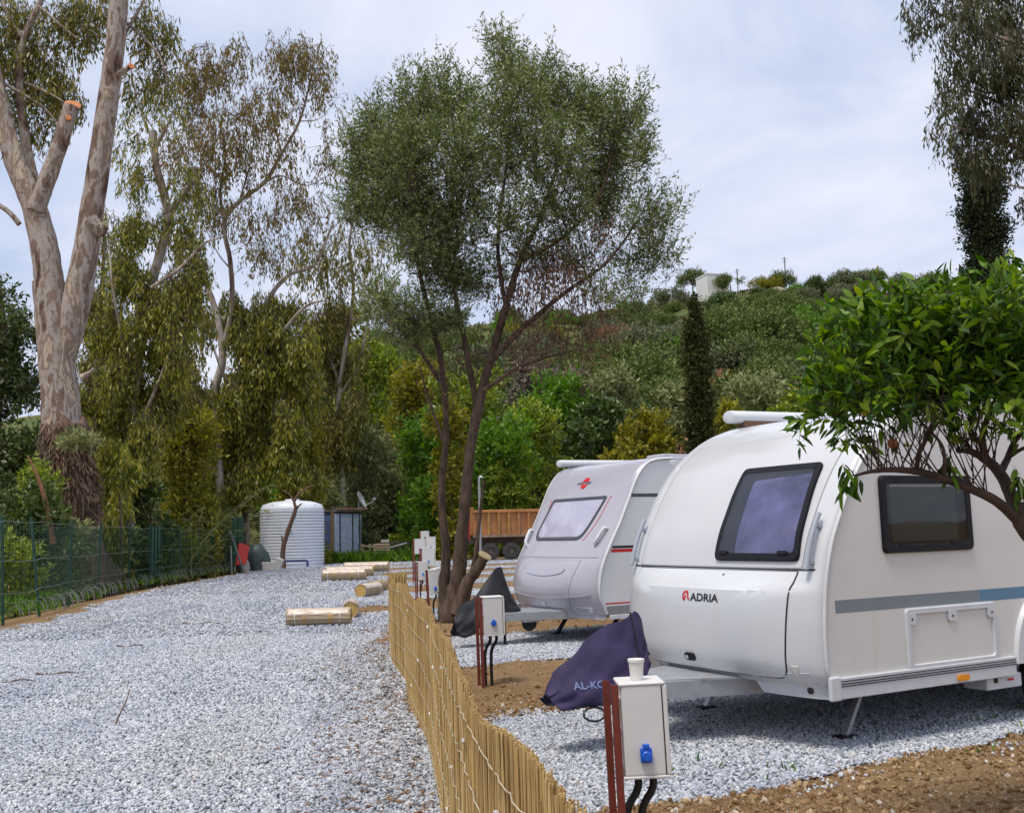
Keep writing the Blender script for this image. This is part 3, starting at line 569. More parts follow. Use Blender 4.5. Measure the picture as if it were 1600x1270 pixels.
# underside: steadies, boxes, chassis, drawbar
def steady(u, v, du, dv, zt=.42):
    m = MB(); m.beam((u, v, .03), (u+du, v+dv, zt), .05, .035); st = m.obj('corner_steady', steel_m, r, bevel=.004); m = MB(); m.box((u, v, .025), (.16, .11, .03)); m.obj('foot', rub_m, st, bevel=.01); return st
steady(.50, .35, .26, .02); steady(.50, W-.35, .26, -.02); steady(5.1, .35, -.26, .0); steady(5.1, W-.35, -.26, .0)
m = MB(); m.box((1.92, .14, .33), (.42, .22, .11)); bx = m.obj('battery_box', trimw_m, r, bevel=.012); m = MB(); m.box((1.81, .027, .345), (.035, .012, .035)); m.obj('knob', black_m, bx); m = MB(); m.box((1.99, .028, .34), (.07, .006, .016)); m.obj('red_mark', red_m, bx)
m = MB(); [m.beam((.1, v, .40), (5.5, v, .40), .05, .10) for v in (.55, W-.55)]; m.obj('chassis', steel_m, r)
m = MB(); [m.beam((-1.22, W/2+s_*.06, .405), (.3, W/2+s_*.52, .405), .06, .13) for s_ in (-1, 1)]; m.obj('drawbar', steel_m, r, bevel=.005)
m = MB(); m.add([(-.72, W/2-.22, .478), (-.02, W/2-.50, .478), (-.02, W/2+.50, .478), (-.72, W/2+.22, .478), (-.72, W/2-.22, .462), (-.02, W/2-.50, .462), (-.02, W/2+.50, .462), (-.72, W/2+.22, .462)], [(0, 3, 2, 1), (4, 5, 6, 7), (0, 1, 5, 4), (1, 2, 6, 5), (2, 3, 7, 6), (3, 0, 4, 7)]); m.obj('drawbar_plate', steel_m, r)

# awning case on the far roof edge
m = MB(); P = [(1.16, W-.07, 2.60), (4.6, W-.07, 2.645)]; an = np.linspace(0, 2*math.pi, 14, endpoint=False)
m.loft([[(p[0], p[1]+.085*math.cos(t), p[2]+.062*math.sin(t)+.02) for t in an] for p in P]); aw = m.obj('awning_case', trimw_m, r, smooth=40, bevel=.01)
m = MB(); m.box((1.75, W-.09, 2.555), (.9, .10, .05)); m.obj('awning_bracket', M('rust_stained_bracket', (.20, .10, .06), .8, .3, 8), aw)
m = MB(); m.box((2.6, 1.1, 2.60), (.75, .55, .10)); m.obj('roof_hatch', trimw_m, r, bevel=.04)
m = MB(); m.box((.52, W+.0, 2.18), (.05, .03, .05)); m.obj('roof_fitting', trimw_m, r, bevel=.01)

# --- cloth covers over the couplings
def hitch_cover(mat, loc, yaw, prof_, label, text=None):
    """prof_: (u, top z, half width at bottom, bottom z)"""
    Pq = curve(prof_, 30); an = np.linspace(0, 1, 17); rings = []; rg = np.random.default_rng(4)
    for i, (u, zt, hw, zb) in enumerate(Pq):
        ring = []
        for t in np.linspace(-1, 1, 21):
            q = abs(t); h = 1-q**.92; fold = .012*math.sin(t*9+i*.55)+.009*math.sin(t*17-i*.8)
            w_ = hw*(q**.85)*(1+.12*math.sin(q*math.pi)); ring.append((u+.012*math.sin(t*6+i), (1 if t > 0 else -1)*w_+fold*(.35+q), zb+(zt-zb)*h+fold*.4))
        rings.append(ring)
    root_ = thing('hitch_cover', loc, yaw, label, 'hitch cover'); m = MB(); m.loft(rings, False, False)
    me = m.mesh('cloth', 60); o = link('cloth', me, mat, root_); sm_ = o.modifiers.new('thick', 'SOLIDIFY'); sm_.thickness = .006
    return root_, Pq
purple_m = M('purple_coated_cloth', (.040, .030, .085), .55, .25, 7, bump=.35, bscale=160, spec=.3); blackc_m = M('black_coated_cloth', (.008, .009, .012), .38, .3, 6, bump=.3, bscale=90, spec=.5)
def v1w(u, v): return (2.1238+u*math.cos(.506)-v*math.sin(.506), 7.2502+u*math.sin(.506)+v*math.cos(.506))
cw = v1w(0, W/2)
hc, Pq = hitch_cover(purple_m, (cw[0], cw[1], 0), .506, [(-1.58, .45, .05, .38), (-1.52, .55, .10, .335), (-1.38, .66, .14, .325), (-1.22, .785, .16, .34), (-1.05, .865, .165, .36), (-.90, .905, .145, .39), (-.80, .955, .12, .43), (-.745, .93, .09, .56), (-.71, .70, .06, .62)], 'purple cloth cover over the drawbar coupling of the nearest caravan')
for u, dz in ((-.83, 0), ):
    m = MB(); k = [(u+.004, s_*(.155*q**.85+.006), .39+(.95-.39)*(1-q**.92)+.010) for s_, q in [(-1, q) for q in np.linspace(1, 0, 9)]+[(1, q) for q in np.linspace(.1, 1, 9)]]; m.tube(k, .006, 5); m.obj('drawstring', blk_m, hc)
def cov(x, y, off):   # the camera-side face of the cover (local +u to the right, face at -v)
    zt = np.interp(x, Pq[:, 0], Pq[:, 1]); hw = np.interp(x, Pq[:, 0], Pq[:, 2]); zb = np.interp(x, Pq[:, 0], Pq[:, 3]); h = max(0, min(1, (y-zb)/(zt-zb))); q = (1-h)**(1/.92)
    return (x, -(hw*q**.85*(1+.12*math.sin(q*math.pi)))-.020-off, y)
me = on_text(cov, 'AL-KO', -1.41, .46, .07, 1.15, 1, .002, .02)
bm = bmesh.new(); bm.from_mesh(me); bmesh.ops.subdivide_edges(bm, edges=bm.edges, cuts=1); bm.to_mesh(me); bm.free()
link('lettering', me, M('faded_blue_print', (.17, .22, .42), .6, .2, 30), hc)
m = MB(); P = [(-1.28+.09*math.cos(t), -.16+.02*math.sin(t), .33-.045*(1-math.sin(t))) for t in np.linspace(0, 2*math.pi, 18, endpoint=False)]; m.tube(P, .008, 6, loop=True); m.obj('cord_loop', blk_m, hc)
m = MB(); m.tube([(-1.1, -.15, .42), (-1.1, -.165, .36)], .012, 6); m.obj('toggle', chrome_m, hc)

# --- the second caravan
prof = [(.03, .42), (-.07, .65), (-.08, .85), (-.02, 1.10), (.12, 1.38), (.30, 1.68), (.475, 2.02), (.61, 2.29), (.76, 2.48), (.93, 2.58), (1.25, 2.62), (2.2, 2.635), (3.5, 2.635), (4.8, 2.63), (5.5, 2.58), (5.75, 2.40), (5.8, 2.0), (5.82, 1.3), (5.8, .42)]
def bul2(z): return float(np.interp(z, [.3, .5, .7, .9, 1.14, 1.2, 1.6, 2.1, 2.45, 2.65], [.17, .20, .215, .20, .15, .12, .09, .06, .03, 0]))
V2 = Van(prof, 2.283, bul2, (1.177, 14.275), .53, 0); r = V2.root; W = V2.W; fr, sdw = V2.fr, V2.sd
tag(r, 'silver fronted caravan with red trim lines, standing behind the nearest one', 'caravan')
V2.shell('body', silver_m, gel('side_sheet_cool_white', (.70, .735, .75), .33, (.62, .62, .60)), 0)
for sgn in (0, 1):
    f_ = (lambda v, z, off=0.: fr(v, z, off)) if not sgn else (lambda v, z, off=0.: fr(W-v, z, off))
    on_panel(f_, refine(rquad([(.012, .36), (.66, .37), (.78, .49), (.012, .52)], .02), .06), -.05, .004, 4).obj('corner_skirt', silver_m, r, smooth=35)
    on_ribbon(f_, rquad([(.14, .44), (.42, .44), (.46, .52), (.12, .52)], .03), .008, .010, True).obj('lamp_recess', trimw_m, r); on_panel(f_, rquad([(.13, .455), (.20, .455), (.20, .515), (.13, .515)], .03), .0, .022, 3).obj('lamp', chrome_m, r, smooth=40)
    m = MB(); P = curve([f_(.13, 1.60, -.01), f_(.15, 1.58, .05), f_(.17, 1.50, .055), f_(.20, 1.40, .045), f_(.22, 1.36, -.01)], 14); m.tube(P, .026, 8); m.obj('grab_handle', trimw_m, r, smooth=50)
    on_ribbon(f_, curve([(.32, 2.06), (.36, 2.02), (.40, 1.78), (.50, 1.50), (.55, 1.44)], 20), .010, .0045).obj('red_line', red_m, r)
ol = refine(rquad([(.52, .50), (W-.34, .50), (W-.32, 1.165), (.36, 1.165)], [.05, .05, .01, .01], 5), .06)
lid = on_panel(fr, ol, -.01, .005, 9).obj('nose_locker_lid', silver_m, r, smooth=35); on_ribbon(fr, ol, .009, .0045, True).obj('lid_gap', M('lid_gap_grey', (.22, .22, .25), .8, .1, 5), lid)
on_ribbon(fr, curve([(.62, 1.05), (.72, .99), (1.14, .955), (1.56, .99), (1.66, 1.05)], 24), .030, .016).obj('moulded_crease', silver_m, lid, smooth=60)
on_ribbon(fr, curve([(.10, .70), (.4, .665), (1.14, .63), (1.88, .665), (W-.1, .70)], 24), .024, .014).obj('moulded_crease', silver_m, lid, smooth=60)
m = on_panel(fr, rquad([(1.09, .52), (1.19, .52), (1.19, .585), (1.09, .585)], .04), .002, .022, 3); m.obj('lock', chrome_m, lid, smooth=40)
on_ribbon(fr, [(.02, 1.205), (W-.02, 1.205)], .012, .004).obj('panel_gap', M('panel_gap_grey', (.28, .28, .31), .8, .1, 5), r)
ow = refine(rquad([(.60, 1.445), (1.88, 1.445), (1.93, 1.62), (1.86, 2.07), (.42, 2.07)], [.12, .12, .08, .05, .04], 6), .06)
wf = on_frame(fr, ow, .045, -.002, .016, .004).obj('front_window', M('dark_grey_frame', (.06, .065, .08), .4, .1, 6), r, smooth=40)
on_panel(fr, inset(ow, .04), .001, .0055, 9).obj('pane', M('painted_reflection_pane', (.36, .35, .47), .06, .10, 1.2, 5, coat=.8, c2=(.52, .51, .63)), wf, smooth=40)  # cloudy lilac pane colour painted in place of reflections
# emblem: a red disc cut by the maker's name
mk = MB()
for z0, z1 in ((2.205, 2.27), (2.31, 2.37)):
    cz_ = 2.29; pts = []
    for z in np.linspace(z0, z1, 7): pts.append((1.16+.085*math.sqrt(max(.02, 1-((z-cz_)/.088)**2)), z))
    for z in np.linspace(z1, z0, 7): pts.append((1.16-.085*math.sqrt(max(.02, 1-((z-cz_)/.088)**2)), z))
    q = on_panel(fr, np.array(pts), -.001, .005, 3); mk.add(q.v, q.f)
mk.obj('emblem', red_m, r); link('lettering', on_text(fr, 'BÜRSTNER', 1.36, 2.272, .048, 1.55, -1, .006, .01, .2), blk_m, r)
m = MB(); lip = [(u-n_[0]*.03, -.004, z-n_[1]*.03) for (u, z), n_ in zip(V2.P[0:80:2], V2.Nn[0:80:2])]; m.tube(lip, .022, 6); m.obj('edge_trim', trimw_m, r, smooth=60)
m = MB(); m.tube([(p[0], W+.004, p[2]) for p in lip], .022, 6); m.obj('edge_trim', trimw_m, r, smooth=60)
def ss(name, mat, u0, u1, z0, z1): return on_panel(sdw, np.array([(u0, z0), (u1, z0), (u1, z1), (u0, z1)], float), -.002, .003, 2).obj(name, mat, r)
ss('dark_line', M('dark_trim_line', (.07, .075, .085), .4, .05, 5), .55, 5.6, 2.035, 2.085); ss('dark_line', blk_m, .19, 5.7, 1.325, 1.36); ss('red_line', red_m, .17, 5.7, 1.27, 1.315); ss('red_line', red_m, .04, 5.7, .565, .585); ss('grey_band', M('grey_skirt_band', (.24, .235, .25), .45, .05, 4), .06, 5.75, .425, .54)
m = MB(); m.box((2.9, -.012, .39), (5.6, .03, .06)); m.obj('sill_rail', trimw_m, r, bevel=.006)
o_ = rquad([(.88, .48), (1.6, .48), (1.6, .96), (.88, .96)], .03); on_panel(sdw, o_, -.002, .02, 2).obj('service_hatch', trimw_m, r, smooth=40)
o_ = refine(rquad([(1.6, 1.42), (2.7, 1.42), (2.7, 1.98), (1.6, 1.98)], .045), .2); sw2 = on_frame(sdw, o_, .06, -.002, .03, .006).obj('side_window', black_m, r, smooth=40); on_panel(sdw, inset(o_, .057), .002, .018, 2).obj('pane', dark_m, sw2)
an = np.linspace(0, math.pi, 20); m = MB(); rr = [(3.0+.45*math.cos(t), -.004, .42+.45*math.sin(t)) for t in an]; m.add(rr, [tuple(range(len(rr)))]); m.obj('arch_shade_disc', dark_m, r); wheel(r, 3.0, .10); wheel(r, 3.0, W-.10, face=1)  # arch shade is a flat dark half disc, no recess is cut
m = MB(); P = [(.75, W-.12, 2.66), (4.6, W-.12, 2.70)]; an = np.linspace(0, 2*math.pi, 14, endpoint=False); m.loft([[(p[0], p[1]+.085*math.cos(t), p[2]+.06*math.sin(t)) for t in an] for p in P]); m.obj('awning_case', trimw_m, r, smooth=40, bevel=.01)
m = MB(); m.box((1.75, .42, 2.645), (.85, .42, .07)); m.obj('roof_hatch', M('grey_roof_hatch', (.40, .40, .43), .4, .05, 5), r, bevel=.034, bseg=3)
def steady2(u, v, du): m = MB(); m.beam((u, v, .03), (u+du, v, .40), .06, .04); st = m.obj('corner_steady', black_m, r); m = MB(); m.box((u, v, .03), (.18, .12, .03)); m.obj('foot', rub_m, st)
steady2(.38, .50, .28); steady2(.38, W-.5, .28); steady2(5.2, .4, -.26)
m = MB(); [m.beam((-1.25, W/2+s_*.06, .405), (.3, W/2+s_*.60, .405), .06, .12) for s_ in (-1, 1)]; m.obj('drawbar', steel_m, r, bevel=.005)
m = MB(); [m.beam((.1, v, .38), (5.5, v, .38), .05, .08) for v in (.55, W-.55)]; m.obj('chassis', steel_m, r)
m = MB(); m.add([(-.75, W/2-.24, .47), (.0, W/2-.5, .47), (.0, W/2+.5, .47), (-.75, W/2+.24, .47), (-.75, W/2-.24, .45), (.0, W/2-.5, .45), (.0, W/2+.5, .45), (-.75, W/2+.24, .45)], [(0, 3, 2, 1), (4, 5, 6, 7), (0, 1, 5, 4), (1, 2, 6, 5), (2, 3, 7, 6), (3, 0, 4, 7)]); m.obj('drawbar_plate', steel_m, r)
m = MB(); m.tube([(-1.0, W/2-.16, .42), (-1.0, W/2-.16, .02)], .02, 8); m.obj('prop_stand', black_m, r)
m = MB(); m.lathe([(.02, -.04), (.10, -.04), (.11, 0), (.10, .04), (.02, .04)], 18); m.obj('jockey_wheel', rub_m, r, loc=(-.62, W/2-.2, .30), rot=(R(90), 0, 0)); m = MB(); m.beam((-.75, W/2-.25, .34), (-.5, W/2-.25, .34), .05, .04); m.obj('jockey_bracket', steel_m, r)
c2 = (1.177-W/2*math.sin(.53), 14.275+W/2*math.cos(.53))
hc2, _ = hitch_cover(blackc_m, (c2[0], c2[1], 0), .53, [(-1.72, .42, .06, .20), (-1.62, .56, .13, .17), (-1.45, .66, .16, .22), (-1.28, .80, .17, .40), (-1.12, .98, .16, .42), (-1.0, 1.09, .13, .42), (-.92, 1.04, .13, .42), (-.80, .72, .15, .43), (-.70, .54, .12, .44)], 'black cloth cover over the drawbar coupling of the second caravan')
m = MB(); m.beam((-.86, -.17, .435), (-.70, -.15, .43), .015, .03); m.obj('red_handle', red_m, hc2)
# ================================================================== REED SCREEN
reed_ms = [M('reed_cane', c, .75, .28, 6, 5, .3, 60, stretch=(3, 3, .5), spec=.2, dirt=((.16, .10, .05), 9, .62)) for c in ((.50, .33, .13), (.58, .41, .18), (.40, .26, .105))]
reed_m = reed_ms[0]
fp = curve(FPATH[::-1], 900); seg = np.r_[0, np.cumsum(np.linalg.norm(np.diff(fp, axis=0), axis=1))]; FL = seg[-1]
def f_at(s): return np.array([np.interp(s, seg, fp[:, 0]), np.interp(s, seg, fp[:, 1])])
def f_side(s): a, b = f_at(max(0, s-.04)), f_at(min(FL, s+.04)); d = (b-a)/np.linalg.norm(b-a); return np.array([-d[1], d[0]])
rg = np.random.default_rng(5)
screen = thing('reed_screen', (*f_at(4.), 0), 0, 'low screen of upright yellow reeds winding along right side of gravel road', 'reed fence'); SO = Vector((*f_at(4.), 0))
def reed_mesh(k):
    m = MB(); b = rg.uniform(-1, 1, 4); zs = np.linspace(0, 1, 5); P = [(.010*b[0]*math.sin(z*3.1)+.004*b[1]*math.sin(z*9), .010*b[2]*math.sin(z*3.1), z) for z in zs]
    an = np.arange(5)*2*math.pi/5; m.loft([[(p[0]+rr*math.cos(t), p[1]+rr*math.sin(t), p[2]) for t in an] for p, rr in zip(P, (.0062, .0058, .0055, .005, .0042))]); return m
protos = [reed_mesh(k) for k in range(9)]; pm = [p.mesh('reed') for p in protos]
for i, me in enumerate(pm): me.materials.append(reed_ms[i % 3])
def top_z(s): return 1.04+.022*math.sin(s*2.1)+.014*math.sin(s*5.3+1)
spots = []
s_ = .02
while s_ < FL:
    spots.append(s_); s_ += rg.uniform(.0026, .0046)
pv = [np.array(p.v) for p in protos]; pf = [p.f for p in protos]
rest = [MB(), MB(), MB()]; near = []
for i, s_ in enumerate(spots):
    p = f_at(s_)+f_side(s_)*rg.normal(0, .0038); h = top_z(s_)-rg.uniform(0, .007)-(rg.uniform(0, .06) if rg.uniform() < .008 else 0); fat = rg.uniform(.45, .8); kk = int(rg.integers(0, 9)); an = rg.uniform(0, 6.28); tilt = rg.normal(0, .005, 2)
    near.append((s_, p, h, fat, kk, an, tilt))
# individuals: the 280 that show largest (first in view), the others joined
vis = [i for i, q in enumerate(near) if q[1][1] > 1.9]; ind = set(vis[120:415])
for i, (s_, p, h, fat, kk, an, tilt) in enumerate(near):
    if i in ind:
        link('reed', pm[kk], None, screen, loc=(p[0]-SO[0], p[1]-SO[1], 0), rot=(tilt[0], tilt[1], an), scl=(fat, fat, h))
    else:
        m_ = np.array(Euler((tilt[0], tilt[1], an)).to_matrix()); Q = (pv[kk]*np.array([fat, fat, h]))@m_.T+np.array([p[0]-SO[0], p[1]-SO[1], 0]); rest[kk % 3].add(Q, pf[kk])
for k in range(3): tag(rest[k].obj('reed_bundle', reed_ms[k], screen), kind='stuff')
wire_m = M('binding_wire', (.50, .42, .30), .5, .2, 20, metal=.2)
for z in (.12, .33, .54, .75, .93):
    for sd_ in (1, -1):
        m = MB(); P = []
        for s_ in np.arange(.05, FL, .06): q = f_at(s_)+f_side(s_)*sd_*(.017+.005*math.sin(s_*70)); P.append((q[0]-SO[0], q[1]-SO[1], z+.012*math.sin(s_*3+z*9)+.006*math.sin(s_*37)))
        m.tube(P, .0024, 4); m.obj('binding_wire', wire_m, screen)
tie_m = M('white_cable_tie', (.72, .70, .66), .5, .05, 9)
for k, (s_, z) in enumerate([(1.35, .80), (1.42, .84), (2.3, .86), (3.1, .6), (4.0, .9), (5.2, .75), (6.0, .93), (7.3, .55), (8.4, .88), (9.6, .4), (10.7, .93), (11.9, .6), (12.8, .9), (3.6, .3), (5.9, .35), (8.0, .25)]):
    q = f_at(s_)+f_side(s_)*.024; m = MB(); m.box((0, 0, 0), (.045, .008, .012)); d = f_side(s_); m.obj('cable_tie', tie_m, screen, loc=(q[0]-SO[0], q[1]-SO[1], z), rot=(0, .3*math.sin(k*7), math.atan2(-d[0], d[1])))
stake_m = M('brown_stake', (.10, .055, .03), .9, .2, 6)
for s_ in (1.25, 3.6, 6.1, 8.6, 11.2):
    q = f_at(s_)-f_side(s_)*.035; m = MB(); m.box((0, 0, .49), (.022, .022, .98)); m.obj('stake', stake_m, screen, loc=(q[0]-SO[0], q[1]-SO[1], 0))
# the unrolled end still wound into an upright roll
q = f_at(FL)+np.array([.14, .12]); m = MB(); rr = []
for k in range(95):
    t = k*.45; rad = .10+.0006*k*0+.003*math.sin(k*1.7); x, y = rad*math.cos(t), rad*math.sin(t); m.tube([(x, y, 0), (x+rg.normal(0, .004), y+rg.normal(0, .004), 1.03-rg.uniform(0, .04))], .0085, 5)
for k in range(26): t = rg.uniform(0, 6.28); rd = .09*math.sqrt(rg.uniform()); m.tube([(rd*math.cos(t), rd*math.sin(t), 0), (rd*math.cos(t), rd*math.sin(t), 1.0-rg.uniform(0, .05))], .009, 5)
ur = thing('reed_roll', (q[0], q[1], 0), 0, 'upright roll of reed matting at the far end of the reed screen', 'reed roll'); tag(m.obj('reed_bundle', reed_ms[1], ur), kind='stuff')
m = MB(); [m.tube([(.112*math.cos(t), .112*math.sin(t), z) for t in np.linspace(0, 2*math.pi, 20, endpoint=False)], .004, 5, loop=True) for z in (.3, .75)]; m.obj('tie', wire_m, ur)

# --- reed rolls left lying on the road
wrap_m = M('reed_roll_reed', (.40, .27, .15), .7, .3, 5, 5, .3, 50, stretch=(.6, 14, 14), c2=(.60, .48, .34)); end_m = M('reed_roll_end', (.56, .36, .11), .85, .35, 60, 3, .6, 120); film_m = M('pale_film', (.56, .46, .38), .35, .25, 3, stretch=(.6, 4, 4)); tape_m = M('brown_tape', (.48, .27, .07), .4, .12, 8)
def reed_roll(px, py, L, rad, yaw, label, film=True):
    g = G(px, py); c = np.array([g[0], g[1]]); root_ = thing('reed_roll', (c[0], c[1]+rad*.6, rad+.01), yaw, label, 'reed roll', 'rolls of reed matting on the road')
    rg_ = np.random.default_rng(int(px)); m = MB(); n = 46
    for k in range(n):
        t = 2*math.pi*k/n; rr = rad-.012+rg_.normal(0, .0035); y, z = rr*math.cos(t), rr*math.sin(t); e0, e1 = -L/2+rg_.normal(0, .006), L/2+rg_.normal(0, .006)
        m.tube([(e0, y, z), (0, y+rg_.normal(0, .002), z+rg_.normal(0, .002)), (e1, y, z)], .0125, 6)
    tag(m.obj('reed_bundle', wrap_m, root_), kind='stuff')
    m = MB(); an = np.linspace(0, 2*math.pi, 40, endpoint=False); m.loft([[(x, (rad-.014)*math.cos(t), (rad-.014)*math.sin(t)) for t in an] for x in (-L/2+.008, L/2-.008)]); m.obj('reed_ends', end_m, root_)
    for x in (-L*.36, L*.34):
        m = MB(); m.loft([[(x+dx, (rad+.004)*math.cos(t), (rad+.004)*math.sin(t)) for t in an] for dx in (-.008, .008)], True, False); m.obj('strap', tie_m, root_)
    for x in (-L*.21, L*.19):
        m = MB(); m.loft([[(x+dx, (rad+.0025)*math.cos(t), (rad+.0025)*math.sin(t)) for t in an] for dx in (-.03, .03)], True, False); m.obj('tape', tape_m, root_)
    if film:
        m = MB(); at = np.linspace(.45, math.pi-.35, 14); m.loft([[(x, (rad+.0042+.003*math.sin(x*20+t*5))*math.cos(t), (rad+.0042+.003*math.sin(x*17+t*7))*math.sin(t)) for t in at] for x in np.linspace(-L*.47, L*.47, 22)], False, False); m.obj('film', film_m, root_)
    return root_
reed_roll(497, 978, 1.15, .15, .03, 'nearest reed roll lying broadside on the road')
reed_roll(547, 964, 1.1, .16, R(98), 'reed roll lying end-on just behind the nearest broadside roll')
reed_roll(576, 932, 1.1, .17, R(74), 'reed roll with its round end facing us, in the middle of the row')
reed_roll(589, 925, 1.1, .16, R(78), 'reed roll tucked right behind the middle end-on roll', False)
reed_roll(537, 907, 1.6, .20, .02, 'front one of the two far reed rolls lying broadside together')
reed_roll(546, 901, 1.9, .20, .06, 'rear one of the two far reed rolls lying broadside together')
reed_roll(572, 894, 2.0, .22, -.02, 'farthest reed roll lying broadside up the road')

# ================================================================== POWER PEDESTALS
box_m = M('grey_white_enclosure', (.66, .65, .63), .45, .05, 5, dirt=((.5, .46, .40), 4, .66)); ox_m = M('red_oxide_steel', (.17, .028, .018), .5, .18, 9, dirt=((.09, .03, .02), 12, .55)); blue_m = M('blue_socket', (.01, .12, .62), .35, .1, 8); bluel_m = M('light_blue_socket', (.03, .30, .75), .4, .1, 8); cab_m = M('black_conduit', (.014, .014, .015), .6, .2, 30)
def pedestal(x, y, yaw, label, sock='square', lean=(0, 0), h=.40, w=.20, d=.20, zt=.925, full=True, open_lid=False):
    o = thing('power_pedestal', (x, y, 0), yaw, label, 'power pedestal', 'power pedestals along the pitches'); o.rotation_euler = (lean[0], lean[1], yaw)
    z0 = zt-h
    m = MB(); m.box((0, 0, z0+h/2), (w-.016, d, h-.02)); bx = m.obj('enclosure', box_m, o, bevel=.010)
    m = MB(); m.box((0, 0, zt-.007), (w, d+.008, .014)); m.obj('top', box_m, bx, bevel=.006); m = MB(); m.box((0, 0, z0+.006), (w, d+.008, .012)); m.obj('bottom', box_m, bx, bevel=.004)
    m = MB(); m.box((w/2-.004, 0, z0+h/2), (.020, d+.004, h-.03)); m.obj('door', box_m, bx, bevel=.004)
    m = MB(); m.box((w/2-.0165, 0, z0+h/2), (.005, d+.003, h-.034)); m.obj('door_gap', seam_m, bx)
    for x_ in (-w/2-.004,):
        for yy in (-d/2+.004, d/2-.05):
            if yy > 0: x_ -= .022
            m = MB(); m.box((x_-.012, yy, (zt-.005)/2), (.030, .005, zt-.005)); m.box((x_-.0245, yy+.016, (zt-.005)/2), (.005, .034, zt-.006)); m.obj('post', ox_m, o)
    if full:
        for zz in (z0+.05, z0+.2, z0+.33): m = MB(); m.box((-w/2+.002, 0, zz), (.014, d*.8, .012)); m.obj('rib', box_m, bx)
    y0 = -d/2
    if sock == 'square':
        m = MB(); m.box((0, y0-.010, z0+.10), (.050, .022, .062)); s_ = m.obj('socket', blue_m, bx, bevel=.006); m = MB(); m.lathe([(.019, 0), (.021, .006), (.017, .010), (.004, .010)], 20); m.obj('socket_lid', blue_m, s_, loc=(0, y0-.021, z0+.098), rot=(R(90), 0, 0)); m = MB(); m.box((0, y0-.016, z0+.138), (.028, .02, .018)); m.obj('hinge', blue_m, s_, bevel=.003)
    else:
        m = MB(); m.lathe([(.001, .022), (.024, .022), (.029, .014), (.029, 0)], 20); s_ = m.obj('socket', bluel_m if sock == 'light' else blue_m, bx, smooth=40, loc=(0, y0-.0, z0+.13), rot=(R(90), 0, 0)); m = MB(); m.box((0, .028, .012), (.022, .016, .02)); m.obj('hinge', blue_m, s_, bevel=.003)
    for dx in ((-.03, .035) if full else (.0,)):
        m = MB(); P = curve([(dx, 0, z0+.01), (dx, 0, z0-.06), (dx-.05, .01, z0-.15), (dx-.06, .015, z0-.3), (dx-.06, .015, .0)], 14); m.tube(P, .017, 8); m.obj('conduit', cab_m, o, smooth=50)
    if open_lid: m = MB(); m.box((.02, 0, zt+.015), (w*.8, d*.8, .012), rot=(.1, -.25, .2)); m.obj('loose_lid', box_m, bx)
    return o
pedestal(.545, 4.62, .02, 'nearest power pedestal, with a paper cup on top and square blue socket', 'square', (0, R(-1.3)))
pedestal(-.255, 10.9, R(9), 'second power pedestal, round blue socket, beside the black hitch cover', 'round', (0, R(-.8)), w=.225, d=.22)
pedestal(-1.50, 19.5, R(4), 'third power pedestal, just left of the olive trunk, torn film on top', 'square', (0, R(-2.5)), h=.46, w=.24, zt=.93, full=False, open_lid=True)
for (px, Y_, lab, so, hh) in ((660, 24.5, 'fourth power pedestal, with light blue round socket, beside the reed roll', 'light', .42), (669, 29.5, 'fifth power pedestal, wide white box just behind the light blue socket one', 'light', .5), (656, 35, 'sixth power pedestal, left box in the far cluster', 'round', .5), (673, 41, 'seventh power pedestal, right box in the far cluster', 'round', .55), (664, 47, 'farthest power pedestal, topmost box of the far cluster', 'round', .55)):
    q = A(px, 870, Y_); zt = {24.5: .95, 29.5: 1.2, 35: 1.45, 41: 1.5, 47: 1.75}[Y_]; pedestal(q[0], Y_, R(10), lab, so, (0, 0), h=hh, w=.24 if Y_ < 29 else .38, d=.26, zt=zt, full=False)
# paper cup
cup_m = M('white_paper', (.74, .71, .66), .7, .04, 10); m = MB(); m.lathe([(.026, 0), (.027, .004), (.034, .083), (.037, .084), (.037, .090), (.032, .089), (.025, .008), (.002, .008)], 28, caps=True)
cup = thing('paper_cup', (.515, 4.60, .925), 0, 'white paper cup standing on top of the nearest power pedestal', 'cup'); m.obj('cup', cup_m, cup, smooth=35); m = MB(); m.lathe([(.0335, .077), (.0365, .077), (.0372, .087), (.035, .0905), (.020, .0905), (.019, .086), (.002, .086)], 28); m.obj('lid', M('white_plastic_lid', (.76, .75, .72), .4, .03, 8), cup, smooth=35)

# ================================================================== LEFT WIRE FENCE
green_m = M('green_coated_steel', (.010, .055, .035), .45, .15, 6); greenp_m = M('green_panel', (.012, .075, .05), .5, .15, 3); pale_m = M('pale_tension_wire', (.13, .17, .15), .5, .1, 9)
fpts = np.array([[-10.4, 16.2], [-11.0, 19.6], [-11.35, 22.98], [-11.40, 24.85], [-12.35, 28.63], [-13.3, 33.0], [-14.0, 37.4], [-14.35, 40.6], [-14.55, 42.3], [-14.8, 45.6], [-15.1, 49.2], [-15.47, 52.9], [-15.6, 56.5]])
fence = thing('wire_fence', (*fpts[3], 0), 0, 'green post and wire mesh fence along left edge of gravel road', 'wire fence'); FO = np.array([*fpts[3], 0])
rg = np.random.default_rng(8)
FH = 2.25
def gz(x, y): return -.02
for i, p in enumerate(fpts):
    m = MB(); t = rg.normal(0, .02); m.tube([(0, 0, -.2), (t*FH if i != 3 else -.28, 0, FH+rg.uniform(-.06, .1))], .038, 8); m.obj('post', green_m, fence, loc=(p[0]-FO[0], p[1]-FO[1], 0))
wi = MB()
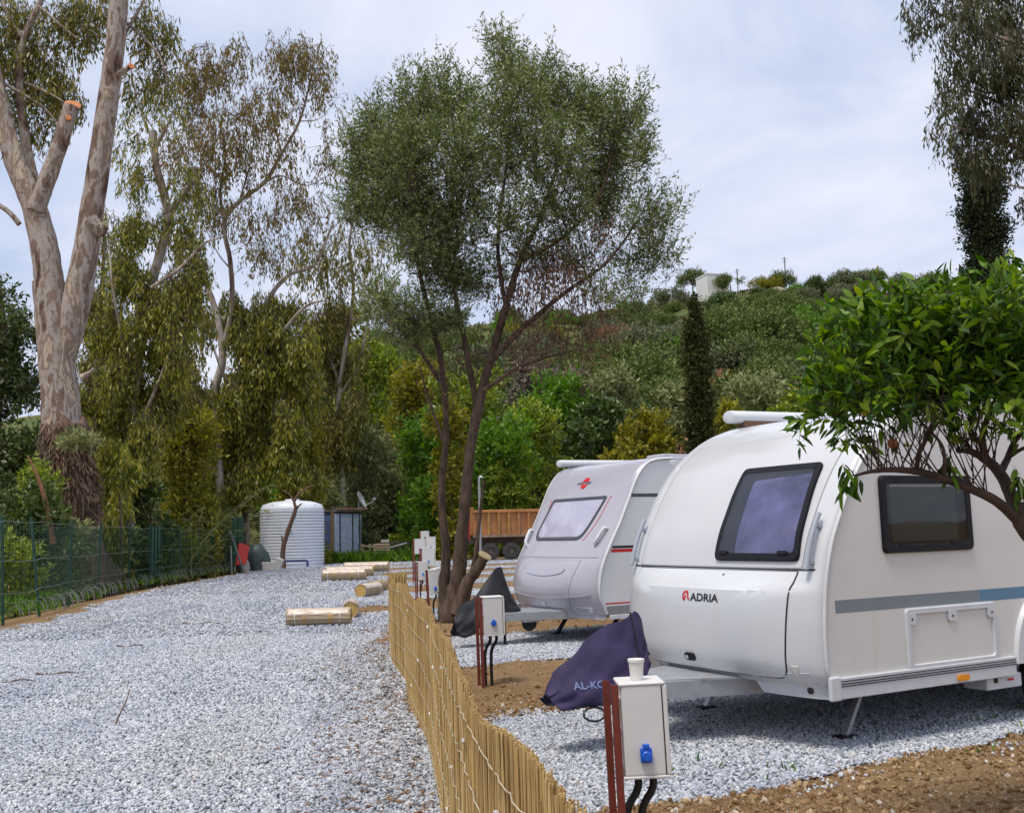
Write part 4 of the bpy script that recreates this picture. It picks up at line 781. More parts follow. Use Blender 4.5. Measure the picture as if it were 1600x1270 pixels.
for i in range(len(fpts)-1):
    a, b = fpts[i], fpts[i+1]; L = np.linalg.norm(b-a); nseg = int(L/.16)
    for k in range(nseg):
        q = a+(b-a)*k/nseg; wi.tube([(q[0]-FO[0], q[1]-FO[1], .05), (q[0]-FO[0], q[1]-FO[1], 2.05)], .0075, 3, False)
    for z in np.arange(.12, 2.1, .16): wi.tube([(a[0]-FO[0], a[1]-FO[1], z), ((a[0]+b[0])/2-FO[0], (a[1]+b[1])/2-FO[1], z-.03), (b[0]-FO[0], b[1]-FO[1], z)], .0075, 3, False)
tag(wi.obj('wire_mesh', green_m, fence), kind='stuff')
for z in (.55, 1.25, 2.12):
    m = MB(); P = []
    for i in range(len(fpts)-1):
        for t in np.linspace(0, 1, 6)[:-1]: q = fpts[i]+(fpts[i+1]-fpts[i])*t; P.append((q[0]-FO[0]+.02, q[1]-FO[1], z-.035*math.sin(math.pi*t)+.02*math.sin(i*2.3+z)))
    m.tube(P, .011, 5); m.obj('tension_wire', pale_m, fence)
for i0, lab in ((7, 'dark green solid panel in the wire fence'), ):
    a, b = fpts[i0], fpts[i0+1]; m = MB(); m.beam((a[0], a[1], 1.1), (b[0], b[1], 1.1), .03, 2.15); g_ = thing('fence_panel', (0, 0, 0), 0, 'dark green solid panel filling one bay of wire fence', 'panel'); m.obj('sheet', greenp_m, g_)
    for t in (0, .33, .66, 1): q = a+(b-a)*t; m = MB(); m.box((q[0]+.03, q[1], 1.12), (.05, .05, 2.25)); m.obj('upright', green_m, g_)
    for z in (.4, 1.6): m = MB(); m.beam((a[0]+.035, a[1], z), (b[0]+.035, b[1], z), .03, .04); m.obj('rail', green_m, g_)
gp = G(372, 893); g_ = thing('fence_panel', (gp[0], gp[1], 0), R(-50), 'dark green solid gate panel at far end of fence beside the tank', 'panel'); m = MB(); m.box((0, 0, 1.35), (1.1, .04, 2.6)); m.obj('sheet', greenp_m, g_)
for x in (-.55, -.05, .55): m = MB(); m.box((x, -.03, 1.36), (.07, .06, 2.72)); m.obj('upright', green_m, g_)
for z in (.9, 1.75): m = MB(); m.box((0, -.03, z), (1.1, .05, .06)); m.obj('rail', M('green_rail_pale', (.05, .16, .12), .5, .1, 5), g_)
# hooped wire edging lying along the foot of the fence
hoop = thing('wire_edging', (*fpts[3], 0), 0, 'row of grey hooped wire edging at the foot of the wire fence', 'wire edging'); hm = M('grey_wire', (.20, .21, .19), .5, .2, 9, metal=.3); m = MB()
for i in range(2, len(fpts)-1):
    a, b = fpts[i], fpts[i+1]; L = np.linalg.norm(b-a)
    for k in range(int(L/.27)):
        q = a+(b-a)*(k*.27/L)+np.array([.32+rg.normal(0, .05), 0]); rr = .34+rg.normal(0, .04); t0 = np.linspace(0, math.pi, 9)
        m.tube([(q[0]-FO[0]-.30*math.cos(t), q[1]-FO[1]-.25+.25*math.cos(t)+rg.normal(0, .01), .0+rr*math.sin(t)) for t in t0], .0065, 4)
tag(m.obj('hoops', hm, hoop), kind='stuff')

# ================================================================== FAR END OF THE ROAD
tank_m = M('white_blue_polyethylene', (.72, .76, .83), .45, .05, 1.2, dirt=((.6, .63, .66), .8, .62)); tg = G(450, 886)
TY = tg[1]; pxm = F_PX/TY; tr = 50/pxm*1.0; th = 103/pxm
tank = thing('water_tank', (tg[0], TY+tr*.6, 0), 0, 'large round pale blue-white ribbed plastic water tank at end of road', 'water tank'); pr = [(tr*.99, 0)]; n = 18
for k in range(n):
    z = .15+k*(th*.86-.15)/n; dz = (th*.86-.15)/n; pr += [(tr*.962, z), (tr*1.0, z+dz*.2), (tr*1.0, z+dz*.8), (tr*.962, z+dz)]
pr += [(tr*.985, th*.87), (tr*.97, th*.90), (tr*.90, th*.94), (tr*.62, th*.985), (tr*.3, th), (.01, th)]
m = MB(); m.lathe(pr, 64); m.obj('tank_body', tank_m, tank, smooth=30); m = MB(); m.lathe([(.4, 0), (.42, .05), (.38, .11), (.02, .13)], 24, (0, 0, th-.02)); m.obj('manhole_lid', tank_m, tank, smooth=40)
for k in range(8): t = k*math.pi/4+.3; m = MB(); m.box((tr*.80*math.cos(t), tr*.80*math.sin(t), th*.945), (.5, .16, .10), rot=(0, .32, t)); m.obj('shoulder_rib', tank_m, tank, bevel=.03)
m = MB(); m.tube([(.1, -tr*1.01, th*.55), (.35, -tr*1.01, th*.55)], .05, 8); m.obj('spout', M('grey_fitting', (.2, .22, .25), .5, .1, 5), tank)
# blue tarpaulin shed
tarp_m = M('blue_tarpaulin', (.38, .52, .70), .55, .25, 5, 6, c2=(.62, .72, .82), bump=.4, bscale=5); tarpd_m = M('deep_blue_tarpaulin', (.035, .10, .30), .5, .4, 4, 6, c2=(.10, .2, .42), bump=.5, bscale=5); plank_m = M('weathered_plank', (.34, .22, .12), .8, .25, 5, stretch=(.5, 6, 6)); whl_m = M('white_aluminium', (.62, .64, .66), .4, .05, 6, metal=.3)
Ys = 66.; s0 = A(493, 873, Ys); sm = A(520, 873, Ys-1.2); s1 = A(562, 873, Ys+1.); zb = .0; ztop = A(500, 801, Ys)[2]
shed = thing('tarp_shed', (sm[0], sm[1], 0), 0, 'low shed clad in blue tarpaulin behind the water tank', 'shed')
def wallq(a, b, z0, z1, mat, nm):
    m = MB(); a = np.array(a[:2])-sm[:2]; b = np.array(b[:2])-sm[:2]; n = 14; rr = []
    for k in range(n+1):
        q = a+(b-a)*k/n; w = .05*math.sin(k*2.1); rr.append([(q[0], q[1]+w*.5*math.sin(z*4+k), z) for z in np.linspace(z0, z1, 6)])
    m.loft(rr, False, False); o = m.obj(nm, mat, shed, smooth=60); md = o.modifiers.new('t', 'SOLIDIFY'); md.thickness = .03; return o
wallq(s0, sm, zb, ztop-.05, tarpd_m, 'side_sheet'); wallq(sm, s1, zb, ztop-.1, tarp_m, 'front_sheet'); bk = s1+np.array([-.6, 5, 0]); bk0 = s0+np.array([-.6, 5, 0]); wallq(s1, bk, zb, ztop-.1, tarp_m, 'end_sheet'); wallq(bk, bk0, zb, ztop-.1, tarp_m, 'rear_sheet')
for t in (0, .27, .74, 1.0):
    q = sm+(s1-sm)*t-sm; m = MB(); m.box((q[0], q[1]-.06, ztop/2), (.10 if t else .22, .08, ztop)); m.obj('post', M('dark_post', (.05, .055, .06), .8, .2, 5) if t else plank_m, shed)
m = MB(); c = [s0-sm, sm-sm, s1-sm, bk-sm, bk0-sm]; top = [(p[0]*1.02, p[1]-.15, ztop+.02+.0*i) for i, p in enumerate(c)]; m.add(top+[(p[0], p[1], p[2]+.12) for p in top], [(0, 1, 2, 3, 4)[::-1], (5, 6, 7, 8, 9), (0, 1, 6, 5), (1, 2, 7, 6), (2, 3, 8, 7), (3, 4, 9, 8), (4, 0, 5, 9)]); m.obj('roof', M('sheet_roof', (.30, .27, .24), .8, .2, 3), shed)
for k, (t, mt) in enumerate(((.1, plank_m), (.35, M('clay_tiles', (.36, .16, .10), .8, .2, 4)), (.62, plank_m), (.85, plank_m))):
    q = (s1-sm)*t; m = MB(); m.box((q[0]+.3, q[1]+.2, ztop+.2), (.9, .5, .10), rot=(0, .04*(-1)**k, .25)); m.obj('roof_board', mt, shed)
q = A(563, 800, Ys+1.6)-np.array([*sm[:2], 0]); m = MB(); m.tube([(q[0]-.1, q[1], ztop-1.2), (q[0]-.1, q[1], ztop+.75)], .05, 8); m.obj('mast', steel_m, shed)
dish = thing('satellite_dish', (sm[0]+q[0], sm[1]+q[1]-.1, ztop+.75), R(25), 'white satellite dish on a mast at corner of blue shed', 'satellite dish'); m = MB()
rr = [[(.62*k*math.cos(t), -.16*(k*k)+.0, .62*k*math.sin(t)) for t in np.linspace(0, 2*math.pi, 24, endpoint=False)] for k in np.linspace(.05, 1, 7)]; m.loft(rr, True, False); o = m.obj('reflector', whl_m, dish, smooth=60, rot=(R(-25), 0, R(60))); md = o.modifiers.new('t', 'SOLIDIFY'); md.thickness = .02
m = MB(); m.tube([(0, 0, -.45), (.75, -.35, -.1), (.85, -.4, .05)], .028, 6); m.box((.86, -.4, .12), (.12, .12, .18)); m.obj('feed_arm', whl_m, dish)
# ladder
lp = A(505, 866, Ys-1.6); lad = thing('ladder', (lp[0], lp[1], 0), R(20), 'white aluminium ladder leaning against the blue shed', 'ladder')
for x in (-.22, .22): m = MB(); m.beam((x, 0, 0), (x-.18, .55, 1.72), .05, .07); m.obj('rail', whl_m, lad)
for k in range(5): t = .12+k*.2; m = MB(); m.beam((-.22-.18*t, .55*t, 1.72*t), (.22-.18*t, .55*t, 1.72*t), .04, .05); m.obj('rung', whl_m, lad)
# pallets
pal_m = M('pale_pallet_wood', (.52, .40, .25), .8, .2, 6, stretch=(.6, 5, 5))
pg = A(597, 869, 64); st_ = thing('timber_stack', (pg[0], 64, 0), .1, 'stack of pale pallet boards beside the wire mesh panel', 'pallet stack')
for k in range(7): m = MB(); m.box((.03*math.sin(k*3), 0, .12+k*.155), (1.0, 1.0, .09)); m.obj('board', pal_m, st_)
m = MB(); m.box((0, 0, .6), (.8, .7, 1.05)); m.obj('core_blocks', plank_m, st_); m = MB(); m.box((.2, 0, 1.26), (.5, .5, .16)); m.obj('cardboard', M('grey_card', (.5, .47, .45), .8, .1, 5), st_, bevel=.02)
pg = A(578, 867, 65); pl = thing('pallet', (pg[0], 65, 0), R(-20), 'wooden pallet standing on edge beside the stack of pallet boards', 'pallet')
for x in (-.55, 0, .55): m = MB(); m.box((x, 0, .55), (.14, .12, 1.1)); m.obj('bearer', pal_m, pl)
for z in (.2, .55, .9): m = MB(); m.box((0, -.08, z+.05), (1.25, .04, .12), rot=(0, .12, 0)); m.obj('slat', pal_m, pl)
# mesh panels and rail beyond
mp = thing('mesh_barrier', (0, 0, 0), 0, 'dark wire mesh barrier with a white rail right of the pallets', 'barrier'); a = A(600, 866, 66); b = A(640, 866, 66); w_ = MB()
for t in np.linspace(0, 1, 26): q = a+(b-a)*t; w_.tube([(q[0], q[1], .1), (q[0], q[1], 1.25)], .012, 4)
for z in np.arange(.15, 1.3, .12): w_.tube([(a[0], a[1], z), (b[0], b[1], z)], .012, 4)
tag(w_.obj('wire_grid', M('dark_wire', (.05, .055, .055), .6, .1, 5), mp), kind='stuff'); m = MB(); q = A(603, 857, 65.6); e = A(636, 848, 65.6); m.tube([q, e], .045, 6); m.obj('rail', whl_m, mp)
# dead forked sapling trunk in front of the tank
sb = G(443, 886); TYs = sb[1]-2.6
def pA(px, py, Y=TYs): return A(px, py, Y)
bark_d = M('brown_bark', (.13, .075, .05), .9, .3, 8, 5, .5, 30, stretch=(3, 3, .6)); lt = thing('leaning_sapling', (*pA(443, 886)[:2], 0), 0, 'bare leaning sapling trunk in front of the water tank', 'tree'); org = np.array([*pA(443, 886)[:2], 0])
m = MB(); m.tube(curve([pA(443, 888)-org, pA(442, 860)-org, pA(449, 832)-org, pA(459, 805)-org, pA(463, 790)-org], 16), np.linspace(.14, .10, 16), 8, wob=.1, rng=rg); m.obj('trunk', bark_d, lt, smooth=50)
for P_ in ([(461, 797), (466, 791), (472, 786)], [(462, 793), (459, 782), (452, 772), (440, 765)], [(459, 783), (468, 770), (480, 762), (492, 757)], [(444, 850), (441, 843), (440, 836)]):
    m = MB(); m.tube([pA(*p)-org for p in P_], np.linspace(.09, .03, len(P_)), 6); m.obj('branch', bark_d, lt, smooth=50)
# things piled by the tank
def lump(name, mat, c, rad, label, cat, seed, seg=14, squash=(1, 1, 1)):
    rg_ = np.random.default_rng(seed); m = MB(); rr = []
    for i, ph in enumerate(np.linspace(0, math.pi*.5, 8)):
        rr.append([(rad[0]*math.cos(ph)*math.cos(t)*(1+.12*math.sin(3*t+seed)+rg_.normal(0, .04)), rad[1]*math.cos(ph)*math.sin(t)*(1+.1*math.cos(2*t+seed)), rad[2]*math.sin(ph)*(1+rg_.normal(0, .03))) for t in np.linspace(0, 2*math.pi, seg, endpoint=False)])
    m.loft(rr, True, True); return tag(m.obj(name, mat, smooth=50, loc=c), label, cat)
q = G(421, 890); lump('covered_heap', M('dark_green_sheet', (.03, .05, .045), .5, .3, 3, bump=.3), (q[0]-.4, q[1]-1, 0), (.75, .6, 1.35), 'dark green sheeted heap beside the water tank', 'heap', 3)
q = G(408, 890); lump('black_sack', M('black_sack', (.02, .02, .022), .4, .3, 3), (q[0]-.2, q[1]-1.6, 0), (.5, .4, 1.25), 'black plastic sack beside the green sheeted heap', 'sack', 5)
q = G(399, 890); lump('pale_sack', M('pale_sack', (.42, .38, .32), .8, .2, 4), (q[0]-.1, q[1]-2.2, 0), (.42, .35, .72), 'pale dirty sack beside the red wheelbarrow', 'sack', 7)
q = G(391, 892); wb = thing('wheelbarrow', (q[0], q[1]-2.0, 0), R(35), 'red wheelbarrow tipped on end beside the tank', 'wheelbarrow'); m = MB(); m.loft([[(x*k, y, z+.95) for x, z in ((-.22, -.62), (.30, -.5), (.36, .38), (-.14, .5))] for k, y in ((1, -.02), (1, 0.), (.7, .30))], True, True); m.obj('tray', M('red_tray', (.55, .03, .015), .45, .12, 4), wb, bevel=.05, rot=(-.15, .15, 0))
m = MB(); m.tube([(-.3, .2, .1), (-.35, .25, 1.3)], .03, 6); m.tube([(.3, .2, .1), (.35, .25, 1.3)], .03, 6); m.obj('frame', steel_m, wb); m = MB(); m.lathe([(.05, -.06), (.2, -.06), (.22, 0), (.2, .06), (.05, .06)], 16); m.obj('tyre', rub_m, wb, loc=(0, .2, .2), rot=(0, R(90), 0))
q = G(428, 889); m = MB(); m.box((0, 0, .22), (1.0, .45, .42)); m.box((.62, .05, .3), (.35, .4, .6), rot=(0, .35, 0)); tag(m.obj('foam_block', M('dirty_foam', (.62, .58, .52), .8, .15, 4), loc=(q[0]+.1, q[1]-2.2, 0), bevel=.03), 'broken white foam block lying before the tank', 'block')
q = G(378, 893); m = MB(); m.beam((0, 0, 0), (-.75, .2, 2.05), .06, .06); tag(m.obj('steel_bar', M('grey_bar', (.16, .17, .18), .5, .1, 6), loc=(q[0]+.5, q[1]-1.5, 0)), 'long grey steel bar leaning against the green gate panel', 'bar')
q = G(455, 888); m = MB(); m.tube([(-.4, 0, .42), (.75, 0, .42), (.8, 0, .38), (.8, 0, .1)], .06, 8); tag(m.obj('pipe', M('dark_blue_pipe', (.03, .035, .16), .4, .1, 5), loc=(q[0]+.3, q[1]-1.2, 0), smooth=40), 'dark blue pipe bend at the foot of the tank', 'pipe')
q0 = G(640, 957); m = MB(); m.tube([(-1.0, 20.6, .16), (.35, 20.3, .16), (2.2, 20.8, .16)], .10, 12); tag(m.obj('drain_pipe', M('pale_grey_pipe', (.55, .57, .60), .4, .08, 3), smooth=40), 'pale grey pipe lying on the ground behind the olive trunk', 'pipe')

# ================================================================== DUMP TRUCK
TYk = 60.; t0 = A(735, 870, TYk); tk = thing('dump_truck', (A(772, 870, TYk)[0], TYk, 0), R(14), 'orange dump truck parked at far end, partly hidden by second caravan', 'truck')
org_m = M('orange_steel', (.46, .19, .06), .6, .2, 2, 6, dirt=((.26, .13, .07), 1.5, .5)); yel_m = M('ochre_steel', (.42, .22, .05), .6, .25, 2, 6, dirt=((.22, .13, .07), 1.5, .5)); dk_m = M('dusty_chassis', (.09, .065, .05), .9, .3, 4)
L0, L1 = -1.2, 4.2
m = MB(); m.box(((L0+L1)/2, 0, 2.15), (L1-L0, .06, 1.35)); m.box(((L0+L1)/2, 2.4, 2.15), (L1-L0, .06, 1.35)); m.box((L1, 1.2, 2.15), (.06, 2.4, 1.35)); m.box((L0, 1.2, 2.3), (.06, 2.4, 1.6)); m.box(((L0+L1)/2, 1.2, 1.5), (L1-L0, 2.4, .1)); bd = m.obj('tipper_body', org_m, tk)
for k in range(9): x = L0+.3+k*.6; m = MB(); m.box((x, -.10, 2.1), (.14, .14, 1.3)); m.obj('rib', yel_m if k < 4 else org_m, bd, bevel=.02)
m = MB(); m.box(((L0+L1)/2, -.08, 2.84), (L1-L0, .22, .16)); m.obj('top_rail', org_m, bd, bevel=.02); m = MB(); m.box(((L0+L1)/2, -.05, 1.42), (L1-L0, .2, .16)); m.obj('bottom_rail', M('dusty_rail', (.30, .20, .13), .9, .2, 3), bd)
m = MB(); m.box((2.4, .6, 1.15), (7.4, .25, .35)); m.box((2.4, 1.8, 1.15), (7.4, .25, .35)); m.obj('chassis', dk_m, tk)
def twheel(x):
    m = MB(); m.lathe([(.25, -.16), (.45, -.16), (.53, -.10), (.53, .10), (.45, .16), (.25, .16)], 28, caps=False); w_ = m.obj('wheel', M('dusty_tyre', (.06, .055, .05), .95, .3, 5), tk, smooth=40, loc=(x, .12, .53), rot=(R(90), 0, 0)); m = MB(); m.lathe([(.02, .06), (.12, .10), (.14, .03), (.24, .02), (.28, .12), (.28, -.1)], 20); m.obj('rim', M('dusty_rim', (.16, .13, .10), .9, .2, 5), w_, smooth=40)
for x in (-.2, 1.05, 5.6): twheel(x)
m = MB(); m.box((5.5, 1.2, 1.9), (1.7, 2.4, 2.0)); m.box((5.45, 1.2, 3.0), (1.3, 2.2, .25)); cb = m.obj('cab', yel_m, tk, bevel=.08); m = MB(); m.box((5.7, -.02, 2.3), (.7, .04, .7)); m.obj('side_glass', black_m, cb)
m = MB(); m.box((2.75, -.1, .95), (.5, .1, .35)); m.obj('tail_lamp', red_m, tk); m = MB(); m.box((-1.55, -.1, 1.9), (.25, .12, 1.3)); m.obj('red_panel', M('dark_red_panel', (.28, .015, .012), .5, .1, 4), tk)

# lamp pole behind the olive
q = A(751, 862, 46); lpole = thing('lamp_pole', (q[0], 46, 0), 0, 'thin grey metal pole behind the olive tree, before the truck', 'pole'); zt = A(751, 748, 46)[2]; m = MB(); m.tube([(0, 0, 0), (0, 0, zt)], .055, 8); m.obj('post', M('grey_pole', (.30, .31, .32), .6, .1, 3), lpole); m = MB(); m.tube(curve([(0, 0, zt-.05), (.02, 0, zt+.05), (.1, 0, zt+.09), (.18, 0, zt+.04)], 10), .05, 6); m.obj('bent_top', steel_m, lpole)
# pale shelter roof half hidden in the trees
q = A(735, 657, 82); sh = thing('shelter', (q[0], 82, 0), .1, 'pale shelter roof half hidden in green trees behind the olive', 'shelter'); zt = q[2]; m = MB(); m.box((0, 0, zt), (4.4, 3, .35)); m.obj('roof', M('pale_sheet_roof', (.55, .47, .42), .7, .2, 1.5), sh, bevel=.05)
m = MB(); m.box((0, .2, zt/2-.1), (4.0, 2.4, zt-.2)); m.obj('wall', M('dull_plaster', (.30, .25, .20), .9, .25, 1), sh)
# ================================================================== VEGETATION
def leaf_mesh(name, P, D, L, Wd, rng, fold=False, droop=0.):
    n = len(P); D = D/(np.linalg.norm(D, axis=1)[:, None]+1e-9); r = rng.normal(size=(n, 3)); S = np.cross(D, r); S /= np.linalg.norm(S, axis=1)[:, None]+1e-9; Nn = np.cross(S, D)
    L = L[:, None]; Wd = Wd[:, None]
    if not fold:
        V = np.stack([P, P+D*L*.45+S*Wd/2, P+D*L, P+D*L*.45-S*Wd/2], 1).reshape(-1, 3); i = np.arange(n)*4
        return np_mesh(name, V, np.stack([i, i+1, i+2, i+3], 1))
    up = np.where(Nn[:, 2:3] < 0, -1, 1)*Nn; tip = P+D*L-np.array([0, 0, 1.])*L*droop; mid = P+D*L*.5+up*L*.04
    V = np.stack([P, P+D*L*.33+S*Wd*.48+up*Wd*.16, P+D*L*.72+S*Wd*.36+up*Wd*.1-np.array([0, 0, 1.])*L*droop*.4, tip, P+D*L*.72-S*Wd*.36+up*Wd*.1-np.array([0, 0, 1.])*L*droop*.4, P+D*L*.33-S*Wd*.48+up*Wd*.16, mid], 1).reshape(-1, 3); i = np.arange(n)*7
    F = np.concatenate([np.stack([i, i+1, i+6, i+5], 1)*0+np.stack([i+0, i+1, i+2, i+6], 1), np.stack([i+6, i+2, i+3, i+4], 1), np.stack([i+0, i+6, i+4, i+5], 1)])
    return np_mesh(name, V, F, True)
def prisms(S, E, r0, r1):
    n = len(S); T = E-S; T = T/(np.linalg.norm(T, axis=1)[:, None]+1e-9); a = np.where(np.abs(T[:, 2:3]) > .9, np.array([[1., 0, 0]]), np.array([[0, 0, 1.]])); X = np.cross(T, a); X /= np.linalg.norm(X, axis=1)[:, None]+1e-9; Y = np.cross(T, X); V = []
    for P, r in ((S, r0), (E, r1)):
        for k in range(3): t = k*2.0944; V.append(P+(X*math.cos(t)+Y*math.sin(t))*r)
    V = np.stack(V, 1).reshape(-1, 3); i = np.arange(n)*6
    return V, np.concatenate([np.stack([i+k, i+(k+1) % 3, i+3+(k+1) % 3, i+3+k], 1) for k in range(3)])
UP = np.array([0, 0, 1.])
class Tree:
    def __init__(s, name, base, label, seed, cat='tree', group=None):
        s.root = thing(name, tuple(base), 0, label, cat, group); s.o = np.array(base, float); s.r = np.random.default_rng(seed); s.sk = []; s.skr = []; s.wood = MB(); s.tw = []; s.lv = []; s.k = 1.
    def limb(s, pts, rad, seg=9, n=None, wob=.06, cap=True):
        """pts world (k,3)"""
        P = curve(pts, n or max(6, 5*len(pts))); rr = np.interp(np.linspace(0, 1, len(P)), np.linspace(0, 1, len(rad)), rad); s.wood.tube(P-s.o, rr, seg, cap, wob, s.r); s.sk += list(P); s.skr += list(rr); return P
    def px(s, pts, Y, rad, **k):
        """pts (px, py[, dY])"""
        return s.limb(np.array([A(p[0], p[1], Y+(p[2] if len(p) > 2 else 0)) for p in pts]), np.array(rad)*s.k, **k)
    def reach(s, c, r1=.02, kmax=.05):
        """grow a branch from the nearest older wood to c"""
        if not s.sk: return None
        K = np.array(s.sk); d = np.linalg.norm(K-c, axis=1)+np.maximum(0, K[:, 2]-c[2])*1.2; i = int(np.argmin(d)); a = K[i]; r0 = min(s.skr[i]*.65, kmax); dist = np.linalg.norm(c-a)
        if dist < .05: return a
        mid = (a+c)/2+s.r.normal(0, .10, 3)*dist+UP*.05*dist; P = curve([a, a*.6+mid*.4+UP*.02*dist, mid, c], 8); rr = np.linspace(r0, min(r0, r1), 8); s.wood.tube(P-s.o, rr, 5, False); s.sk += list(P[2:]); s.skr += list(rr[2:]); return a
    def clump(s, c, rad, L, W_, cover=3., mode='up', m=12, tl=None, spread=.25, twig=.0, branch=True, shell=.45, sub=6, jit=.35, lean=None):
        """leafy ellipsoid; cover = leaf layers seen through it; m leaves on each twig"""
        c = np.array(c, float); rad = np.array(rad, float); r = s.r; area = math.pi*rad[0]*rad[2]; n = max(6, int(cover*area/(L*W_*.5)/m)); tl = tl or .35*rad.mean()
        u = r.normal(size=(n, 3)); u /= np.linalg.norm(u, axis=1)[:, None]; q = r.uniform(0, 1, n)**shell
        E = c+u*rad*q[:, None]*(1+r.normal(0, .08, (n, 1)))
        out = (E-c)/rad; out /= np.linalg.norm(out, axis=1)[:, None]+1e-6
        if mode == 'up': d = out*.7+UP*.75+r.normal(0, .35, (n, 3))
        elif mode == 'droop': d = -UP*1.0+out*.22+r.normal(0, .16, (n, 3))
        else: d = out+r.normal(0, .4, (n, 3))+UP*.2
        d /= np.linalg.norm(d, axis=1)[:, None]; l = tl*r.uniform(.6, 1.3, n)
        B = E-d*l[:, None]*.5
        if branch and s.sk is not None:
            a = s.reach(c-UP*rad[2]*(.4 if mode == 'up' else -.25)*.6, .016)
            idx = r.choice(n, min(n, sub), replace=False); K = np.array(s.sk) if s.sk else None
            if K is not None:
                for j in idx: s.reach(B[j], .007, .022)
        if twig:
            if s.sk and sub:
                K = np.array(s.sk); K = K[np.linalg.norm((K-c)/rad, axis=1) < 1.5]
                if len(K):
                    jj = np.argmin(((B[:, None]-K[None])**2).sum(-1), 1) if n*len(K) < 4e6 else r.integers(0, len(K), n); keep = np.linalg.norm(B-K[jj], axis=1) < rad.mean()*.8
                    s.tw.append((K[jj][keep], B[keep], twig))
            s.tw.append((B, B+d*l[:, None], twig*.8))
        t = (np.arange(m)[None]+r.uniform(0, 1, (n, m)))/m; P = B[:, None]+d[:, None]*(l[:, None]*t)[..., None]+r.normal(0, spread*.25*tl, (n, m, 3))
        if mode == 'droop': D = -UP+r.normal(0, jit, (n, m, 3))
        else: D = d[:, None]*.75+r.normal(0, .62, (n, m, 3))
        if lean is not None: D = D+np.array(lean)
        P = P.reshape(-1, 3); D = D.reshape(-1, 3); k = len(P); Ls = L*r.uniform(.65, 1.3, k); s.lv.append((P, D, Ls, W_*Ls/L*r.uniform(.75, 1.25, k)))
    def pc(s, px, py, Y, rx, ry, Lp, Wp, dY=0., depth=None, **k):
        """clump by picture position: radii and leaf size in photograph pixels at depth Y"""
        q = Y/F_PX; s.clump(A(px, py, Y+dY), (rx*q, (depth or (rx+ry)/2)*q, ry*q), Lp*q, Wp*q, **k)
    def done(s, bark, leaf, fold=False, droop=0., twig_m=None, crown='crown', wood='trunk'):
        if s.wood.v: s.trunk = s.wood.obj(wood, bark, s.root, smooth=60)
        if s.tw:
            Vs = []; Fs = []; o = 0
            for S_, E_, r_ in s.tw:
                if not len(S_): continue
                V, F = prisms(S_-s.o, E_-s.o, r_, r_*.6); Vs.append(V); Fs.append(F+o); o += len(V)
            link('twigs', np_mesh('twigs', np.concatenate(Vs), np.concatenate(Fs)), twig_m or bark, s.root)
        if s.lv:
            P, D, L, W_ = [np.concatenate([q[i] for q in s.lv]) for i in range(4)]
            s.crown = link(crown, leaf_mesh(crown, P-s.o, D, L, W_, s.r, fold, droop), leaf, s.root)
        return s.root

# --- bark and leaf materials
def bark_euc(name, cols, scale=1.6):
    m, nt, b = new_mat(name); L = nt.links.new; n = noise_node(nt, scale, 5, .6, (1, 1, .33)); n.inputs['Distortion'].default_value = .35
    r1 = ramp(nt, n.outputs['Fac'], [(p, c) for p, c in cols]); n2 = noise_node(nt, 9, 5, .7, (1, 1, .5)); r2 = ramp(nt, n2.outputs['Fac'], [(.3, (.62, .60, .58)), (.55, (1, 1, 1))])
    x = nt.nodes.new('ShaderNodeMix'); x.data_type = 'RGBA'; x.blend_type = 'MULTIPLY'; x.inputs['Factor'].default_value = .8; L(r1.outputs[0], x.inputs['A']); L(r2.outputs[0], x.inputs['B']); L(x.outputs['Result'], b.inputs['Base Color']); b.inputs['Roughness'].default_value = .85; b.inputs['Specular IOR Level'].default_value = .15
    bp = nt.nodes.new('ShaderNodeBump'); bp.inputs['Strength'].default_value = .55; bp.inputs['Distance'].default_value = .06; L(n.outputs['Fac'], bp.inputs['Height']); L(bp.outputs[0], b.inputs['Normal']); return m
gum_m = bark_euc('patchy_gum_bark', [(.34, (0.083, 0.052, 0.038)), (.39, (0.202, 0.144, 0.113)), (.445, (0.248, 0.187, 0.151)), (.455, (0.414, 0.365, 0.328)), (.53, (0.368, 0.318, 0.281)), (.54, (0.248, 0.183, 0.143)), (.59, (0.285, 0.217, 0.168)), (.60, (0.497, 0.418, 0.319)), (.68, (0.442, 0.365, 0.286)), (.70, (0.184, 0.126, 0.092))], 1.9)
gump_m = bark_euc('pale_gum_bark', [(.32, (.10, .07, .055)), (.45, (.27, .21, .16)), (.58, (.50, .46, .42)), (.7, (.24, .17, .12))], 1.2)
gumd_m = M('dark_branch_bark', (.10, .07, .05), .9, .35, 3, 5, .4, 12); shag_m = M('shaggy_red_bark', (.075, .040, .026), .95, .6, 3, 7, .9, 16, stretch=(2., 2., .9), c2=(.28, .18, .12))
olive_b = M('olive_bark', (.055, .034, .022), .92, .45, 7, 6, .9, 22, stretch=(1.6, 1.6, .5), c2=(.135, .085, .055)); cut_m = M('fresh_cut_wood', (.55, .20, .07), .8, .25, 10); cutp_m = M('grey_cut_wood', (.34, .27, .14), .85, .25, 14)
olive_l = leaf_mat('olive_leaves', [(0.0496, 0.0812, 0.0189), (0.1245, 0.1786, 0.0408), (0.1931, 0.2426, 0.0721), (0.3411, 0.3619, 0.1649)], .25, .45, .5)
deadl_m = leaf_mat('dry_brown_leaves', [(.07, .035, .018), (.16, .08, .04), (.22, .12, .06)], .2)
euc_l = leaf_mat('gum_leaves', [(0.0547, 0.0757, 0.0119), (0.1428, 0.1588, 0.0146), (0.2341, 0.209, 0.0252), (0.3685, 0.2997, 0.0872)], .25, .42, .5, ((.15, .085, .035), .60), .35)
